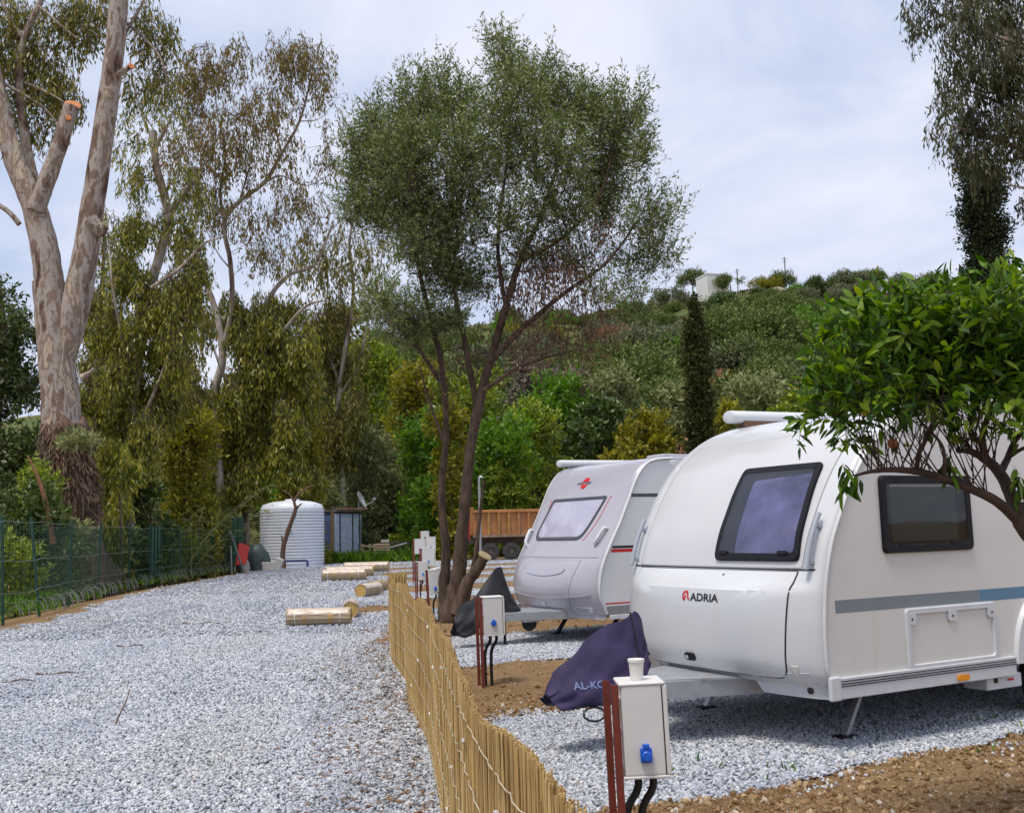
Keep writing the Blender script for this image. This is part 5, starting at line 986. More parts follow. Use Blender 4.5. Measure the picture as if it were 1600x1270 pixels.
eucd_l = leaf_mat('dark_gum_leaves', [(0.0528, 0.0849, 0.0096), (0.1554, 0.1833, 0.0118), (0.2854, 0.2869, 0.0205), (0.4774, 0.4089, 0.0896)], .28, .42, .5, ((.15, .17, .04), .56), .32)
eucr_l = leaf_mat('thin_reddish_gum_leaves', [(0.1228, 0.1259, 0.0322), (0.2082, 0.183, 0.0413), (0.2823, 0.1812, 0.0697), (0.1808, 0.1528, 0.0381)], .35, .5, .4)
dk_l = leaf_mat('dark_glossy_leaves', [(0.0253, 0.0578, 0.0126), (0.0625, 0.1101, 0.0206), (0.1396, 0.1837, 0.0414)], .15, .4, .5)
br_l = leaf_mat('bright_green_leaves', [(0.0453, 0.1079, 0.0109), (0.1057, 0.23, 0.0191), (0.1962, 0.345, 0.03)], .35, .5, .4)
yg_l = leaf_mat('yellow_green_leaves', [(0.099, 0.11, 0.011), (0.22, 0.209, 0.0198), (0.352, 0.308, 0.0385)], .3, .5, .3)
gy_l = leaf_mat('grey_green_leaves', [(0.1038, 0.1269, 0.0458), (0.221, 0.2482, 0.0951), (0.3726, 0.3852, 0.1835)], .2, .55, .3)
md_l = leaf_mat('mid_green_leaves', [(0.0852, 0.1276, 0.0152), (0.1839, 0.2547, 0.0256), (0.3412, 0.3923, 0.0393)], .25, .5, .4)
rb_l = leaf_mat('russet_leaves', [(0.156, 0.078, 0.042), (0.288, 0.15, 0.084), (0.384, 0.216, 0.132)], .15, .7, .2)
bt_l = leaf_mat('bare_twig_bush', [(0.12, 0.096, 0.072), (0.228, 0.192, 0.156), (0.312, 0.264, 0.216)], .1, .8, .2)
or_l = leaf_mat('orange_tree_leaves', [(0.0153, 0.048, 0.0028), (0.0358, 0.0968, 0.0056), (0.0724, 0.1587, 0.009), (0.1362, 0.2477, 0.0153), (0.2554, 0.356, 0.0348)], .34, .45, .35)
grass_l = leaf_mat('weed_leaves', [(.04, .10, .01), (.10, .22, .02), (.20, .32, .04)], .35, .6, .3)
cane_l = leaf_mat('cane_leaves', [(.06, .09, .02), (.14, .18, .05), (.28, .28, .10)], .3, .5, .4)

# --- the big gum tree at the left
Y = 36.; E1 = Tree('gum_tree', (*A(115, 905, Y)[:2], -.5), 'massive patchy-barked gum tree with sawn limbs, foreground left', 1); E1.k = 1.0
E1.px([(118, 930), (112, 850), (108, 760), (98, 680), (92, 600), (84, 520), (76, 440)], Y, [.98, .80, .72, .68, .62, .60, .54], seg=20, wob=.035, n=40)
E1.px([(100, 560), (118, 480), (133, 400), (148, 300), (164, 190), (178, 90), (186, 0), (196, -130)], Y, [.40, .50, .45, .40, .37, .35, .33, .30], seg=16, wob=.03, n=40)
E1.px([(80, 470), (70, 390), (52, 320), (22, 250), (2, 170), (-18, 80), (-40, -40)], Y, [.50, .48, .42, .36, .30, .27, .22], seg=16, wob=.03, n=36)
E1.px([(55, 330), (72, 285), (92, 230), (112, 166)], Y-.25, [.32, .31, .285, .27], seg=14, wob=.04, n=18)
E1.px([(62, 310), (45, 250), (36, 190), (30, 120), (38, 60), (62, 5), (85, -60)], Y+.9, [.20, .19, .17, .15, .13, .12, .1], seg=10)
E1.px([(38, 62), (18, 35), (2, 0), (-15, -30)], Y+.9, [.10, .09, .08], seg=8); E1.px([(30, 350), (12, 330), (-15, 318), (-60, 330)], Y, [.10, .09, .07], seg=8)
E1.px([(143, 345), (156, 360), (164, 352)], Y-.3, [.30, .24, .16], seg=10); E1.px([(128, 590), (140, 582), (146, 575)], Y-.2, [.15, .07, .04], seg=7)
E1.px([(180, 120), (192, 112), (204, 104)], Y-.15, [.13, .11, .095], seg=10)
for p in ([(190, 30), (225, 60), (250, 90), (262, 130)], [(185, 70), (215, 20), (235, -20)], [(40, 130), (75, 145), (100, 160)], [(60, 10), (95, 40), (120, 60)], [(5, 130), (40, 150), (70, 170), (95, 200)]): E1.px(p, Y+.6, [.07, .05, .03], seg=6)
for (x, y, rx, ry, cv) in ((45, 110, 62, 60, 2.2), (15, 40, 60, 55, 2.0), (110, 45, 55, 55, 2.0), (85, 150, 55, 60, 1.8), (150, 20, 50, 45, 1.4), (232, 55, 42, 60, 1.6), (252, 130, 38, 55, 1.3), (270, 60, 22, 40, .9), (15, 200, 55, 45, 1.3), (60, 215, 40, 35, .8), (205, 150, 30, 50, .7), (-40, 120, 60, 80, 2)):
    E1.pc(x, y, Y, rx, ry, 12, 3.0, dY=1.6, cover=cv*1.35, mode='droop', m=10, tl=.9, twig=.010, sub=5, spread=.5)
E1.done(gum_m, euc_l, twig_m=gumd_m)
def disc(root_, org, px, py, Y_, rad, nrm, mat, nm='cut_face', th=.02):
    c = A(px, py, Y_)-org; q = Vector(nrm).to_track_quat('Z', 'Y'); m = MB(); m.lathe([(rad, -th), (rad*1.02, 0), (rad*.6, .01), (.01, .0)], 20); m.obj(nm, mat, root_, loc=c, rot=q.to_euler())
disc(E1.root, E1.o, 113.4, 163, Y-.27, .285, (.30, -.66, .68), cut_m); disc(E1.root, E1.o, 205.5, 103.5, Y-.18, .125, (.7, -.6, .35), cut_m); disc(E1.root, E1.o, 107, 184, Y-.56, .10, (.1, -.95, .1), cut_m); disc(E1.root, E1.o, 165, 351, Y-.38, .13, (.8, -.5, .2), cutp_m)
# shaggy bark hanging round the lower trunk
m = MB(); rg = np.random.default_rng(3)
def shag(n, t0, t1, py0, py1, k):
    for _ in range(n):
        t = rg.uniform(t0, t1); py = rg.uniform(py0, py1); c = A(np.interp(py, [600, 680, 760, 850, 930], [93, 98, 108, 113, 118]), py, Y); rr = np.interp(py, [600, 680, 760, 850], [.62, .66, .72, .82])*k+rg.uniform(0, .16)
        p = np.array([c[0]+rr*math.cos(t), Y+rr*math.sin(t), c[2]])-E1.o; l = rg.uniform(.1, .42); w_ = rg.uniform(.012, .04); e = np.array([-math.sin(t), math.cos(t), 0])*w_; dn = np.array([rg.normal(0, .3)+.25*math.cos(t), rg.normal(0, .25)+.25*math.sin(t), -1])*l
        m.add([p-e, p+e, p+e*.4+dn+np.array([0, 0, rg.normal(0, .1)]), p-e*.4+dn], [(0, 1, 2, 3)])
shag(1300, -2.0, .5, 662, 800, 1.16); shag(500, -2.9, -.1, 680, 860, 1.14)
m.obj('shaggy_bark', shag_m, E1.root)
m = MB(); rr = []
for py in np.linspace(655, 925, 24):
    c = A(np.interp(py, [600, 680, 760, 850, 930], [93, 104, 114, 116, 118]), py, Y); rad = np.interp(py, [655, 672, 760, 850, 925], [.62, .72, .77, .88, 1.08]); rr.append([(c[0]+rad*(1+.05*math.sin(5*t+py*.03)+rg.normal(0, .05))*math.cos(t)-E1.o[0], Y+rad*(1+rg.normal(0, .04))*math.sin(t)-E1.o[1], c[2]-E1.o[2]+.2*math.sin(t*3)) for t in np.linspace(0, 2*math.pi, 30, endpoint=False)])
m.loft(rr, True, True); m.obj('peeling_bark_sleeve', shag_m, E1.root, smooth=70)

# --- gum trees behind it
def gum(base_px, Yg, label, seed, limbs, clumps, bark, leaf, Lp=9.5, Wp=2.4, tw=.014, group=None, k=.75, cm=1.7, sub=4):
    T = Tree('gum_tree', (*A(*base_px, Yg)[:2], -.3), label, seed, group=group); T.k = k
    for pts, rad in limbs: T.px(pts, Yg, rad, seg=10)
    for c in clumps:
        x, y, rx, ry, cv = c[:5]; dr = c[5] if len(c) > 5 else 1
        for _ in range(1 if cv < 1.1 else 4):
          a = T.r.uniform(0, 6.28); e = 0 if cv < 1.1 else T.r.uniform(.25, .62); f = 1. if cv < 1.1 else T.r.uniform(.42, .66)
          T.pc(x+e*rx*math.cos(a), y+e*ry*math.sin(a), Yg, rx*f, ry*f, Lp, Wp, dY=T.r.uniform(-1.5, 1.5), cover=cv*cm*(.85 if cv < 1.1 else .8), mode='droop' if dr else 'out', m=9, tl=(.55 if dr else .45)*min(rx, ry)*.9*Yg/F_PX, twig=tw, sub=sub, spread=.5)
    T.done(bark, leaf, twig_m=gumd_m); return T
T2 = gum((205, 900), 46, 'gum tree with broken pale top and hanging leaves, just right of the massive one', 21,
    [([(205, 920), (200, 780), (205, 660), (216, 560), (236, 450), (262, 350), (258, 310), (244, 260), (240, 205)], [.40, .36, .33, .30, .28, .30, .27, .24, .20]), ([(262, 335), (282, 310), (302, 283)], [.22, .20, .16]), ([(242, 225), (222, 180), (208, 130), (203, 90)], [.08, .06, .03]), ([(244, 230), (262, 195), (272, 170)], [.12, .08, .04]), ([(236, 450, -1.5), (280, 420, -1.5), (320, 380, -1.), (350, 370)], [.12, .08, .04]), ([(212, 600), (192, 530, -1.2), (176, 450, -1.8), (170, 380, -1.5)], [.14, .10, .07, .015]), ([(204, 690), (238, 620, -1.4), (262, 560, -1.8), (290, 500, -1.5)], [.12, .09, .06, .015])],
    [(205, 420, 50, 80, 2.4), (250, 500, 60, 75, 2.6), (185, 545, 52, 90, 2.8), (295, 440, 45, 80, 2.), (232, 350, 55, 45, 1.2), (160, 660, 55, 85, 3), (225, 640, 60, 80, 3), (290, 310, 45, 55, .9), (215, 290, 40, 50, .8), (285, 390, 40, 50, 1.4), (250, 170, 45, 60, .45), (205, 230, 40, 60, .5), (210, 740, 60, 60, 3), (170, 770, 45, 60, 3), (250, 585, 45, 60, 2.4)], gump_m, eucd_l)
T3 = gum((350, 890), 60, 'tall slender gum tree with thin spreading crown against the sky', 22,
    [([(352, 900), (346, 790), (338, 680), (336, 610), (348, 560), (338, 490), (316, 428), (305, 405)], [.38, .34, .33, .34, .30, .25, .20, .12]), ([(345, 560), (362, 480), (360, 410), (350, 350), (374, 315), (412, 286), (440, 240), (468, 190), (484, 130), (492, 90)], [.22, .20, .19, .19, .17, .15, .13, .10, .07, .04]), ([(352, 355), (344, 300), (352, 240), (340, 180), (332, 110), (326, 80)], [.13, .10, .08, .06, .04, .02]), ([(412, 286), (440, 275), (480, 290), (520, 270)], [.09, .06, .04, .02]), ([(440, 240), (430, 200), (420, 150), (408, 110)], [.08, .06, .04, .02]), ([(374, 315), (392, 250), (396, 190), (380, 130)], [.08, .06, .04, .02]), ([(468, 190), (500, 185), (530, 150)], [.05, .03, .015]), ([(360, 420), (340, 395), (318, 350)], [.08, .05, .03])],
    [(330, 120, 55, 55, .8), (475, 105, 58, 48, 1.0), (425, 175, 50, 50, .7), (385, 205, 50, 55, .7), (505, 165, 42, 60, .35), (345, 225, 48, 60, .7), (300, 190, 40, 60, .55), (455, 310, 50, 45, .4), (515, 255, 40, 50, .4), (400, 350, 50, 50, .5), (300, 130, 38, 55, .8), (310, 270, 45, 55, .7), (270, 240, 40, 60, .6), (440, 250, 45, 50, .5), (375, 270, 40, 50, .5), (480, 340, 50, 50, .5), (420, 400, 50, 40, .6), (440, 90, 40, 35, .8), (370, 90, 40, 40, .45), (330, 330, 45, 50, .8)], gump_m, eucr_l, 8.5, 2.2, .016, cm=1.9, sub=14)
T4 = gum((385, 885), 61, 'weeping gum with dense curtains of leaves hanging beside the water tank', 23,
    [([(385, 890), (384, 780), (386, 660), (398, 560), (420, 470), (452, 430), (490, 415), (512, 370), (522, 345)], [.30, .28, .26, .24, .20, .16, .13, .10, .05]), ([(398, 565), (440, 520, -1.5), (476, 480, -2.), (510, 470, -1.5), (535, 485, -1)], [.16, .13, .10, .06, .02]), ([(388, 640), (356, 600, -1.4), (334, 545, -2.), (312, 480, -1.5), (300, 430, -1.)], [.16, .12, .09, .05, .015])],
    [(395, 520, 60, 65, 2.8), (445, 500, 55, 55, 2.2), (365, 590, 50, 80, 3), (420, 610, 65, 80, 3), (470, 590, 45, 80, 2.4), (390, 690, 60, 70, 3), (445, 690, 50, 75, 3), (345, 690, 38, 80, 2.6), (410, 755, 60, 38, 2.6), (470, 735, 30, 45, 2.2), (350, 780, 32, 60, 2.6), (360, 500, 35, 50, 1.4)], gump_m, eucd_l)
T5 = gum((540, 870), 70, 'thin gum tree with brownish sparse crown left of the olive', 24,
    [([(540, 880), (536, 760), (528, 640), (540, 540), (552, 460), (546, 380), (560, 300), (566, 250)], [.26, .24, .22, .20, .16, .12, .08, .04]), ([(528, 620), (560, 570), (575, 500), (590, 440), (600, 380)], [.14, .12, .10, .07, .03]), ([(530, 600), (505, 520), (512, 450), (505, 400)], [.14, .12, .08, .04]), ([(540, 500), (575, 495), (600, 470)], [.12, .10, .08])],
    [(560, 300, 42, 60, .5), (540, 400, 48, 60, .7), (590, 390, 40, 55, .6), (505, 430, 45, 55, .7), (505, 590, 55, 80, 3), (510, 500, 45, 55, 2), (480, 790, 35, 40, 2.5), (540, 650, 40, 60, 2.4), (525, 720, 40, 50, 2.4), (545, 560, 40, 60, 1.6), (495, 680, 45, 60, 2.6), (580, 470, 35, 45, .7), (470, 400, 40, 60, .45), (600, 330, 30, 40, .35)], gump_m, euc_l, 9, 2.3, .018, cm=1.7, sub=12)
T6 = gum((20, 900), 42, 'dark leafy tree at the far left edge behind the massive gum', 25,
    [([(-30, 920), (-20, 760), (-5, 640), (5, 520), (-5, 430)], [.35, .3, .25, .2, .1])],
    [(-15, 470, 45, 50, 1.4, 0), (25, 520, 45, 55, 2, 0), (-10, 580, 60, 60, 2.6, 0), (35, 610, 40, 60, 2.6, 0), (0, 680, 65, 60, 3, 0), (45, 720, 45, 70, 3, 0), (0, 770, 65, 70, 3, 0)], gumd_m, dk_l, 9, 3.6)
T7 = gum((140, 890), 56, 'olive-brown gum crown showing behind the massive trunk', 26,
    [([(150, 900), (145, 700), (150, 560), (160, 440), (165, 330)], [.3, .26, .22, .16, .06])],
    [(150, 480, 40, 80, 1.6), (165, 380, 35, 60, 1.), (300, 600, 50, 80, 2.4), (160, 590, 45, 70, 2.4), (310, 520, 35, 60, 1.3), (120, 690, 50, 80, 2.6), (320, 680, 45, 70, 2.4)], gump_m, euc_l)

# --- the olive
Y = 18.8; OL = Tree('olive_tree', (*G(708, 972), 0), 'tall olive tree with several dark stems, centre, beside the second pedestal', 31); OL.k = .86
OL.px([(704, 978), (710, 935), (717, 890), (722, 830), (733, 720), (745, 645), (766, 565), (790, 480), (812, 410), (846, 335), (875, 250)], Y, [.30, .20, .15, .13, .115, .11, .095, .08, .065, .045, .025], seg=12, wob=.15, n=60)
OL.px([(700, 975), (694, 915), (697, 860), (690, 770), (697, 670), (690, 570), (668, 480), (650, 400), (632, 320), (618, 240)], Y+.15, [.20, .13, .09, .078, .07, .065, .052, .045, .032, .02], seg=10, wob=.15, n=50)
OL.px([(716, 960), (728, 915), (745, 890), (757, 869)], Y-.2, [.18, .125, .115, .11], seg=12, wob=.08)
OL.px([(722, 960), (741, 880), (748, 820), (756, 750)], Y-.1, [.10, .06, .04, .025], seg=8)
OL.px([(746, 640), (728, 545), (712, 460), (702, 380), (712, 260), (706, 170)], Y+.1, [.07, .06, .05, .04, .03, .015], seg=8)
OL.px([(766, 565), (822, 508), (886, 455), (948, 410), (1000, 340)], Y-.1, [.07, .06, .045, .03, .02], seg=8); OL.px([(790, 480), (778, 380), (792, 250), (802, 120)], Y+.1, [.05, .04, .03, .015], seg=8)
OL.px([(812, 410), (880, 370), (940, 300), (962, 200)], Y, [.05, .04, .03, .015], seg=8); OL.px([(690, 600), (650, 540), (610, 500)], Y, [.05, .04, .02], seg=7); OL.px([(756, 610), (800, 580), (850, 560), (905, 545)], Y-.2, [.05, .04, .025, .012], seg=7); OL.px([(697, 700), (672, 630), (655, 570)], Y-.1, [.04, .03, .015], seg=6)
for (x, y, rx, ry, cv) in ((600, 235, 62, 75, 2.6), (560, 240, 32, 60, 1.5), (660, 165, 55, 62, 2.0), (640, 245, 60, 70, 2.4), (715, 165, 55, 60, 2.0), (790, 95, 42, 52, 1.8), (800, 160, 60, 60, 2.0), (730, 240, 65, 65, 2.2), (850, 140, 52, 58, 2.0), (905, 165, 52, 58, 2.0), (965, 190, 50, 70, 2.2), (940, 260, 62, 70, 2.2), (865, 230, 65, 65, 1.9), (800, 250, 55, 55, 1.7), (625, 325, 75, 55, 2.7), (705, 330, 65, 60, 2.2), (790, 335, 60, 50, 1.3), (870, 320, 62, 55, 1.8), (945, 330, 50, 50, 1.5), (690, 405, 62, 48, 2.0), (660, 380, 50, 45, 2.0), (1015, 330, 42, 55, 1.4), (1030, 390, 38, 48, 1.2), (985, 400, 45, 45, 1.2), (780, 410, 45, 35, .8), (740, 440, 45, 38, 1.3), (830, 390, 50, 38, 1.2), (700, 450, 50, 34, 1.5), (900, 400, 45, 35, .9), (950, 450, 40, 30, .7), (560, 320, 40, 45, 1.6), (640, 500, 78, 42, 2.4), (600, 470, 45, 35, 1.4), (700, 500, 40, 30, 1.4), (1005, 235, 28, 50, 1.2), (770, 55, 22, 28, 1.0), (585, 175, 22, 40, .8), (860, 85, 20, 30, .6), (1000, 150, 18, 40, .7), (1060, 320, 22, 30, .5), (990, 460, 45, 30, .8), (640, 120, 18, 26, .6), (690, 110, 22, 30, .8)):
    OL.pc(x, y, Y, rx*1.04, ry*1.04, 7.8, 2.1, dY=OL.r.uniform(-.9, .9), cover=cv*1.5, mode='up', m=16, tl=.50, twig=.0042, sub=9, spread=.22)
OL.done(olive_b, olive_l, twig_m=gumd_m)
OLD = OL.root; D2 = Tree('tmp', (*G(708, 972), 0), None, 32); D2.sk = list(OL.sk[::3]); D2.skr = list(OL.skr[::3])
for (x, y, rx, ry, cv) in ((900, 430, 70, 50, .8), (850, 470, 60, 45, .6), (930, 480, 60, 40, .6), (880, 380, 50, 40, .5), (940, 360, 40, 40, .4), (830, 400, 40, 40, .4), (880, 540, 60, 45, .6), (800, 470, 45, 45, .7), (820, 540, 50, 50, .5), (750, 560, 50, 50, .35), (930, 530, 50, 35, .5), (690, 600, 40, 50, .25), (860, 420, 50, 40, .7)):
    D2.pc(x, y, Y, rx, ry, 7, 2.4, dY=D2.r.uniform(-.7, .5), cover=cv*.8, mode='droop', m=7, tl=.4, twig=.006, sub=18, spread=.8)
dr = D2.root; D2.root = OLD; D2.done(gumd_m, deadl_m, twig_m=gumd_m, crown='dry_leaves', wood='dry_twigs'); tag(D2.trunk, kind='stuff'); bpy.data.objects.remove(dr)
disc(OLD, OL.o, 758, 867, Y-.2, .128, (.5, -.35, .8), cutp_m)

# --- orange tree at the right edge
Y = 5.2; OT = Tree('orange_tree', (A(1790, 1000, Y)[0], Y, 0), 'orange tree with glossy bright leaves at right, in front of nearest caravan', 41); OT.k = .82
OT.limb([np.array([A(1790, 1000, Y)[0], Y, 0.]), A(1760, 1150, Y), A(1700, 960, Y), A(1640, 870, Y), A(1603, 822, Y), A(1585, 790, Y)], [.085, .075, .07, .062, .052, .045], seg=12, wob=.08)
PL1 = OT.px([(1600, 822, .05), (1560, 785), (1520, 765), (1475, 748), (1440, 738), (1400, 734), (1365, 736), (1335, 743)], Y-.05, [.034, .030, .027, .024, .022, .018, .013, .007], seg=9, wob=.08, n=40)
PL2 = OT.px([(1590, 800, -.12), (1566, 745), (1540, 718), (1515, 705), (1495, 705)], Y+.12, [.042, .036, .030, .02, .012], seg=9, wob=.08)
OT.px([(1562, 740, -.08), (1575, 715), (1584, 692), (1600, 672)], Y+.2, [.025, .022, .018, .014], seg=7); OT.px([(1540, 718, .02), (1535, 680), (1545, 640), (1540, 590)], Y+.1, [.024, .02, .016, .01], seg=7)
OT.px([(1432, 737, -.05), (1436, 708), (1450, 680), (1458, 650), (1450, 600)], Y, [.015, .015, .013, .012, .007], seg=7, wob=.08); OT.px([(1474, 748, .05), (1476, 715), (1468, 690), (1440, 660), (1420, 630)], Y-.1, [.014, .012, .01, .008, .005], seg=7)
OT.px([(1640, 870, -.3), (1680, 780), (1700, 680), (1690, 560)], Y+.3, [.04, .032, .025, .012], seg=8); OT.px([(1575, 715, .2), (1600, 700), (1640, 690), (1700, 640)], Y, [.015, .012, .01, .006], seg=6)
for k in range(80):       # thin upright shoots under the leaves
    L_ = PL1[8:36] if OT.r.uniform() < .62 else PL2[8:]; p0 = L_[int(OT.r.integers(0, len(L_)))]; top = p0+np.array([OT.r.normal(-.03, .11), OT.r.uniform(-.3, .35), OT.r.uniform(.28, .46)]); mid = (p0+top)/2+np.array([OT.r.normal(0, .03), OT.r.normal(0, .03), -.02]); Q = OT.limb([p0, mid, top], np.array([.0040, .0030, .0017]), seg=5, n=9, wob=.12)
    if k % 2: b0 = Q[4]; OT.limb([b0, b0+np.array([OT.r.normal(0, .04), OT.r.normal(0, .04), .08]), b0+np.array([OT.r.normal(0, .09), OT.r.normal(0, .08), .18])], np.array([.0026, .0022, .0014]), seg=4, n=7, wob=.1)
for (x, y, rx, ry, cv) in ((1330, 545, 55, 55, 2.6), (1305, 600, 42, 42, 2.4), (1390, 490, 62, 50, 2.6), (1420, 560, 75, 60, 3.2), (1470, 480, 65, 48, 2.6), (1500, 560, 80, 60, 3.2), (1550, 470, 60, 48, 2.6), (1590, 540, 70, 65, 3.2), (1360, 620, 60, 40, 2.4), (1440, 620, 70, 36, 2.2), (1530, 615, 70, 34, 2.2), (1600, 615, 50, 40, 2.2), (1660, 520, 70, 90, 3), (1720, 560, 70, 90, 3), (1290, 655, 38, 26, 1.6), (1330, 680, 40, 24, 1.3), (1375, 660, 40, 25, 1.2), (1425, 440, 25, 22, 1.0), (1580, 425, 32, 22, 1.4), (1330, 475, 30, 25, 1.2), (1480, 660, 40, 22, .7), (1550, 660, 40, 24, .8), (1590, 670, 30, 24, .8)):
    OT.pc(x, y+(14 if y < 612 else 0), Y, rx*1.08, ry*1.08, 26, 8.0, dY=OT.r.uniform(-.3, .3), depth=75, cover=cv*(1.8 if y < 612 else 1.15), mode='up' if y < 600 else 'out', m=7, tl=.15, twig=.0022, sub=5, spread=.35)
for (x, y) in ((1328, 748), (1480, 728), (1590, 750)): OT.pc(x, y, Y, 14, 14, 27, 9, dY=-.05, cover=.8, mode='droop', m=3, tl=.08, twig=.0015, sub=2)
OT.done(M('orange_tree_bark', (.060, .036, .026), .85, .4, 14, 5, .5, 60), or_l, True, .12, twig_m=M('green_brown_twig', (.06, .06, .025), .7, .3, 20))
fr_m = M('orange_peel', (.80, .24, .012), .45, .08, 30, 3, .3, 160)
for (x, y, d) in ((1352, 642, -.16), (1395, 693, -.1)):
    m = MB(); m.lathe([(.001, -.026), (.015, -.022), (.024, -.011), (.027, 0), (.024, .012), (.015, .022), (.001, .026)], 18); m.obj('orange_fruit', fr_m if x < 1380 else M('browned_fruit', (.22, .07, .02), .7, .3, 20), OT.root, smooth=60, loc=A(x, y, Y+d)-OT.o)

# --- gum branches from the upper right and the cypress under them
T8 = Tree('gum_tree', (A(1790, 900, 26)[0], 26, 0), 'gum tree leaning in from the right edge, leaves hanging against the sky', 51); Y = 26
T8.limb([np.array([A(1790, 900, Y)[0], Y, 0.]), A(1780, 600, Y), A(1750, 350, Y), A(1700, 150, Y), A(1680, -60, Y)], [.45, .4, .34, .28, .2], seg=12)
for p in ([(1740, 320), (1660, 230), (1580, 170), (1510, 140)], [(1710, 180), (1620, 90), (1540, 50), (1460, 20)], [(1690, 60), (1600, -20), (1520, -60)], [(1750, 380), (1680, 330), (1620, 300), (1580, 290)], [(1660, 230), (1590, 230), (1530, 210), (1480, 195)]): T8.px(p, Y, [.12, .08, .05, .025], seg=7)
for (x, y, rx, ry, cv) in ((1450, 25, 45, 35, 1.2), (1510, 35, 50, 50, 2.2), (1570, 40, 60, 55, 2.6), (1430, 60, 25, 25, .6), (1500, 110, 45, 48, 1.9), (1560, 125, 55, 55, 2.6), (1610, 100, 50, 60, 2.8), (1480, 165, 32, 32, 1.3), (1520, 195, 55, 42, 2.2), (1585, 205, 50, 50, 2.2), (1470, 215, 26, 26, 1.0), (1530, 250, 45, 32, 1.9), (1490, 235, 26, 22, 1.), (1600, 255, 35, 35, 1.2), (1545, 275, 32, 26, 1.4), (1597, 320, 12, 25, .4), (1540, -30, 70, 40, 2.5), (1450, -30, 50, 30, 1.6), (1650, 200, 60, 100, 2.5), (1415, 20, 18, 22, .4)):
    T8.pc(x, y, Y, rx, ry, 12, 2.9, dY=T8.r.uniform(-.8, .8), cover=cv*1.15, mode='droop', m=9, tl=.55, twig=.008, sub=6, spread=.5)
T8.done(gump_m, leaf_mat('deep_green_gum_leaves', [(.020, .032, .010), (.055, .072, .020), (.090, .100, .032), (.14, .14, .065)], .2, .45, .4), twig_m=gumd_m)  # dark green-brown is the leaf colour of this tree
def cypress(base_px, Yc, top, x0, x1, label, seed, leaf, ylow=900, bumps=0):
    T = Tree('cypress', (A(base_px, (top+560)/2, Yc)[0], Yc, -.2), label, seed); q = Yc/F_PX; zt = A(base_px, top, Yc)[2]; hw = (x1-x0)/2*q; c0 = T.o[0]
    T.limb([np.array([c0, Yc, -.2]), np.array([c0+.05, Yc, zt*.5]), np.array([c0, Yc, zt-.3])], [.22, .14, .03], seg=8)
    n = int(zt*16)
    for k in range(n):
        z = .8+(zt-.8)*(k+T.r.uniform())/n; t = z/zt; w_ = hw*(min(1, (1-t)*3.2+.28) if not bumps else min(1, (1-t)*9+.7))*min(1, .55+t*2)*T.r.uniform(.72, 1.15 if not bumps else 1.25)*(1 if not bumps else .75+.45*vnoise(np.array(z*.9), np.array(.5), 7)); a = T.r.uniform(0, 6.28); c = np.array([c0+w_*.55*math.cos(a), Yc+w_*.55*math.sin(a), z])
        T.clump(c, (w_*.55, w_*.55, .55), 5.5*q, 2.8*q, cover=2.2, mode='up', m=8, tl=.5, branch=False, spread=.5)
    T.done(gumd_m, leaf)
cypress(1086, 66, 470, 1064, 1109, 'tall narrow dark cypress left of the nearest caravan roof', 61, leaf_mat('cypress_leaves', [(0.0172, 0.0286, 0.007), (0.0458, 0.0585, 0.014), (0.093, 0.091, 0.0257)], .12, .6, .2)); cypress(1541, 40, 262, 1508, 1574, 'dark ragged cypress at right beneath the hanging gum leaves', 62, leaf_mat('dark_cypress_leaves', [(.010, .018, .007), (.028, .040, .014), (.05, .062, .024)], .1, .6, .2), bumps=1)

# --- bushes and trees between the road and the hill
def bush(px, py, Yb, rx, ry, leaf, label, seed, group='trees and bushes at the foot of the hill', lobes=9, Lp=8., Wp=3.6, cv=2.6, cat='bush', name='bush', mode='up', trunk=True, skirt=True):
    c = A(px, py, Yb); q = Yb/F_PX; T = Tree(name, (c[0], Yb, min(0, hill_z(c[0], Yb)) if Yb < 78 else float(hill_z(c[0], Yb))), label, seed, cat, group)
    sz = ry*q*2
    if trunk: T.limb([T.o+np.array([.1, 0, -.2]), T.o*.55+c*.45+np.array([.15, 0, 0]), c], np.array([.028, .02, .008])*sz, seg=7)
    if skirt:
        zb = A(px, py+ry, Yb)[2]; k_ = 0
        for k in range(int(max(0, (zb-T.o[2])/(ry*q*.45)))+2):
            for x_ in (-.45, .05, .5): T.clump((c[0]+(x_+T.r.normal(0, .12))*rx*q, Yb+T.r.uniform(-.4, .2)*rx*q, T.o[2]+.25*ry*q+k*ry*q*.45), (rx*q*.40, rx*q*.4, ry*q*.38), Lp*q, Wp*q, cover=cv*.8, mode=mode, m=8, tl=.25*ry*q, branch=False, spread=.6)
    for k in range(lobes):
        a = T.r.uniform(0, 6.28); rr = math.sqrt(T.r.uniform(.05, 1)); x = px+rx*.66*rr*math.cos(a); y = py+ry*.62*rr*math.sin(a); f = T.r.uniform(.30, .52)
        T.pc(x, y, Yb, rx*f, ry*f, Lp, Wp, dY=T.r.uniform(-.55, .3)*rx*q, cover=cv, mode=mode, m=8, tl=.4*ry*q*.6, branch=trunk, sub=3, spread=.6)
    T.done(gumd_m, leaf); return T
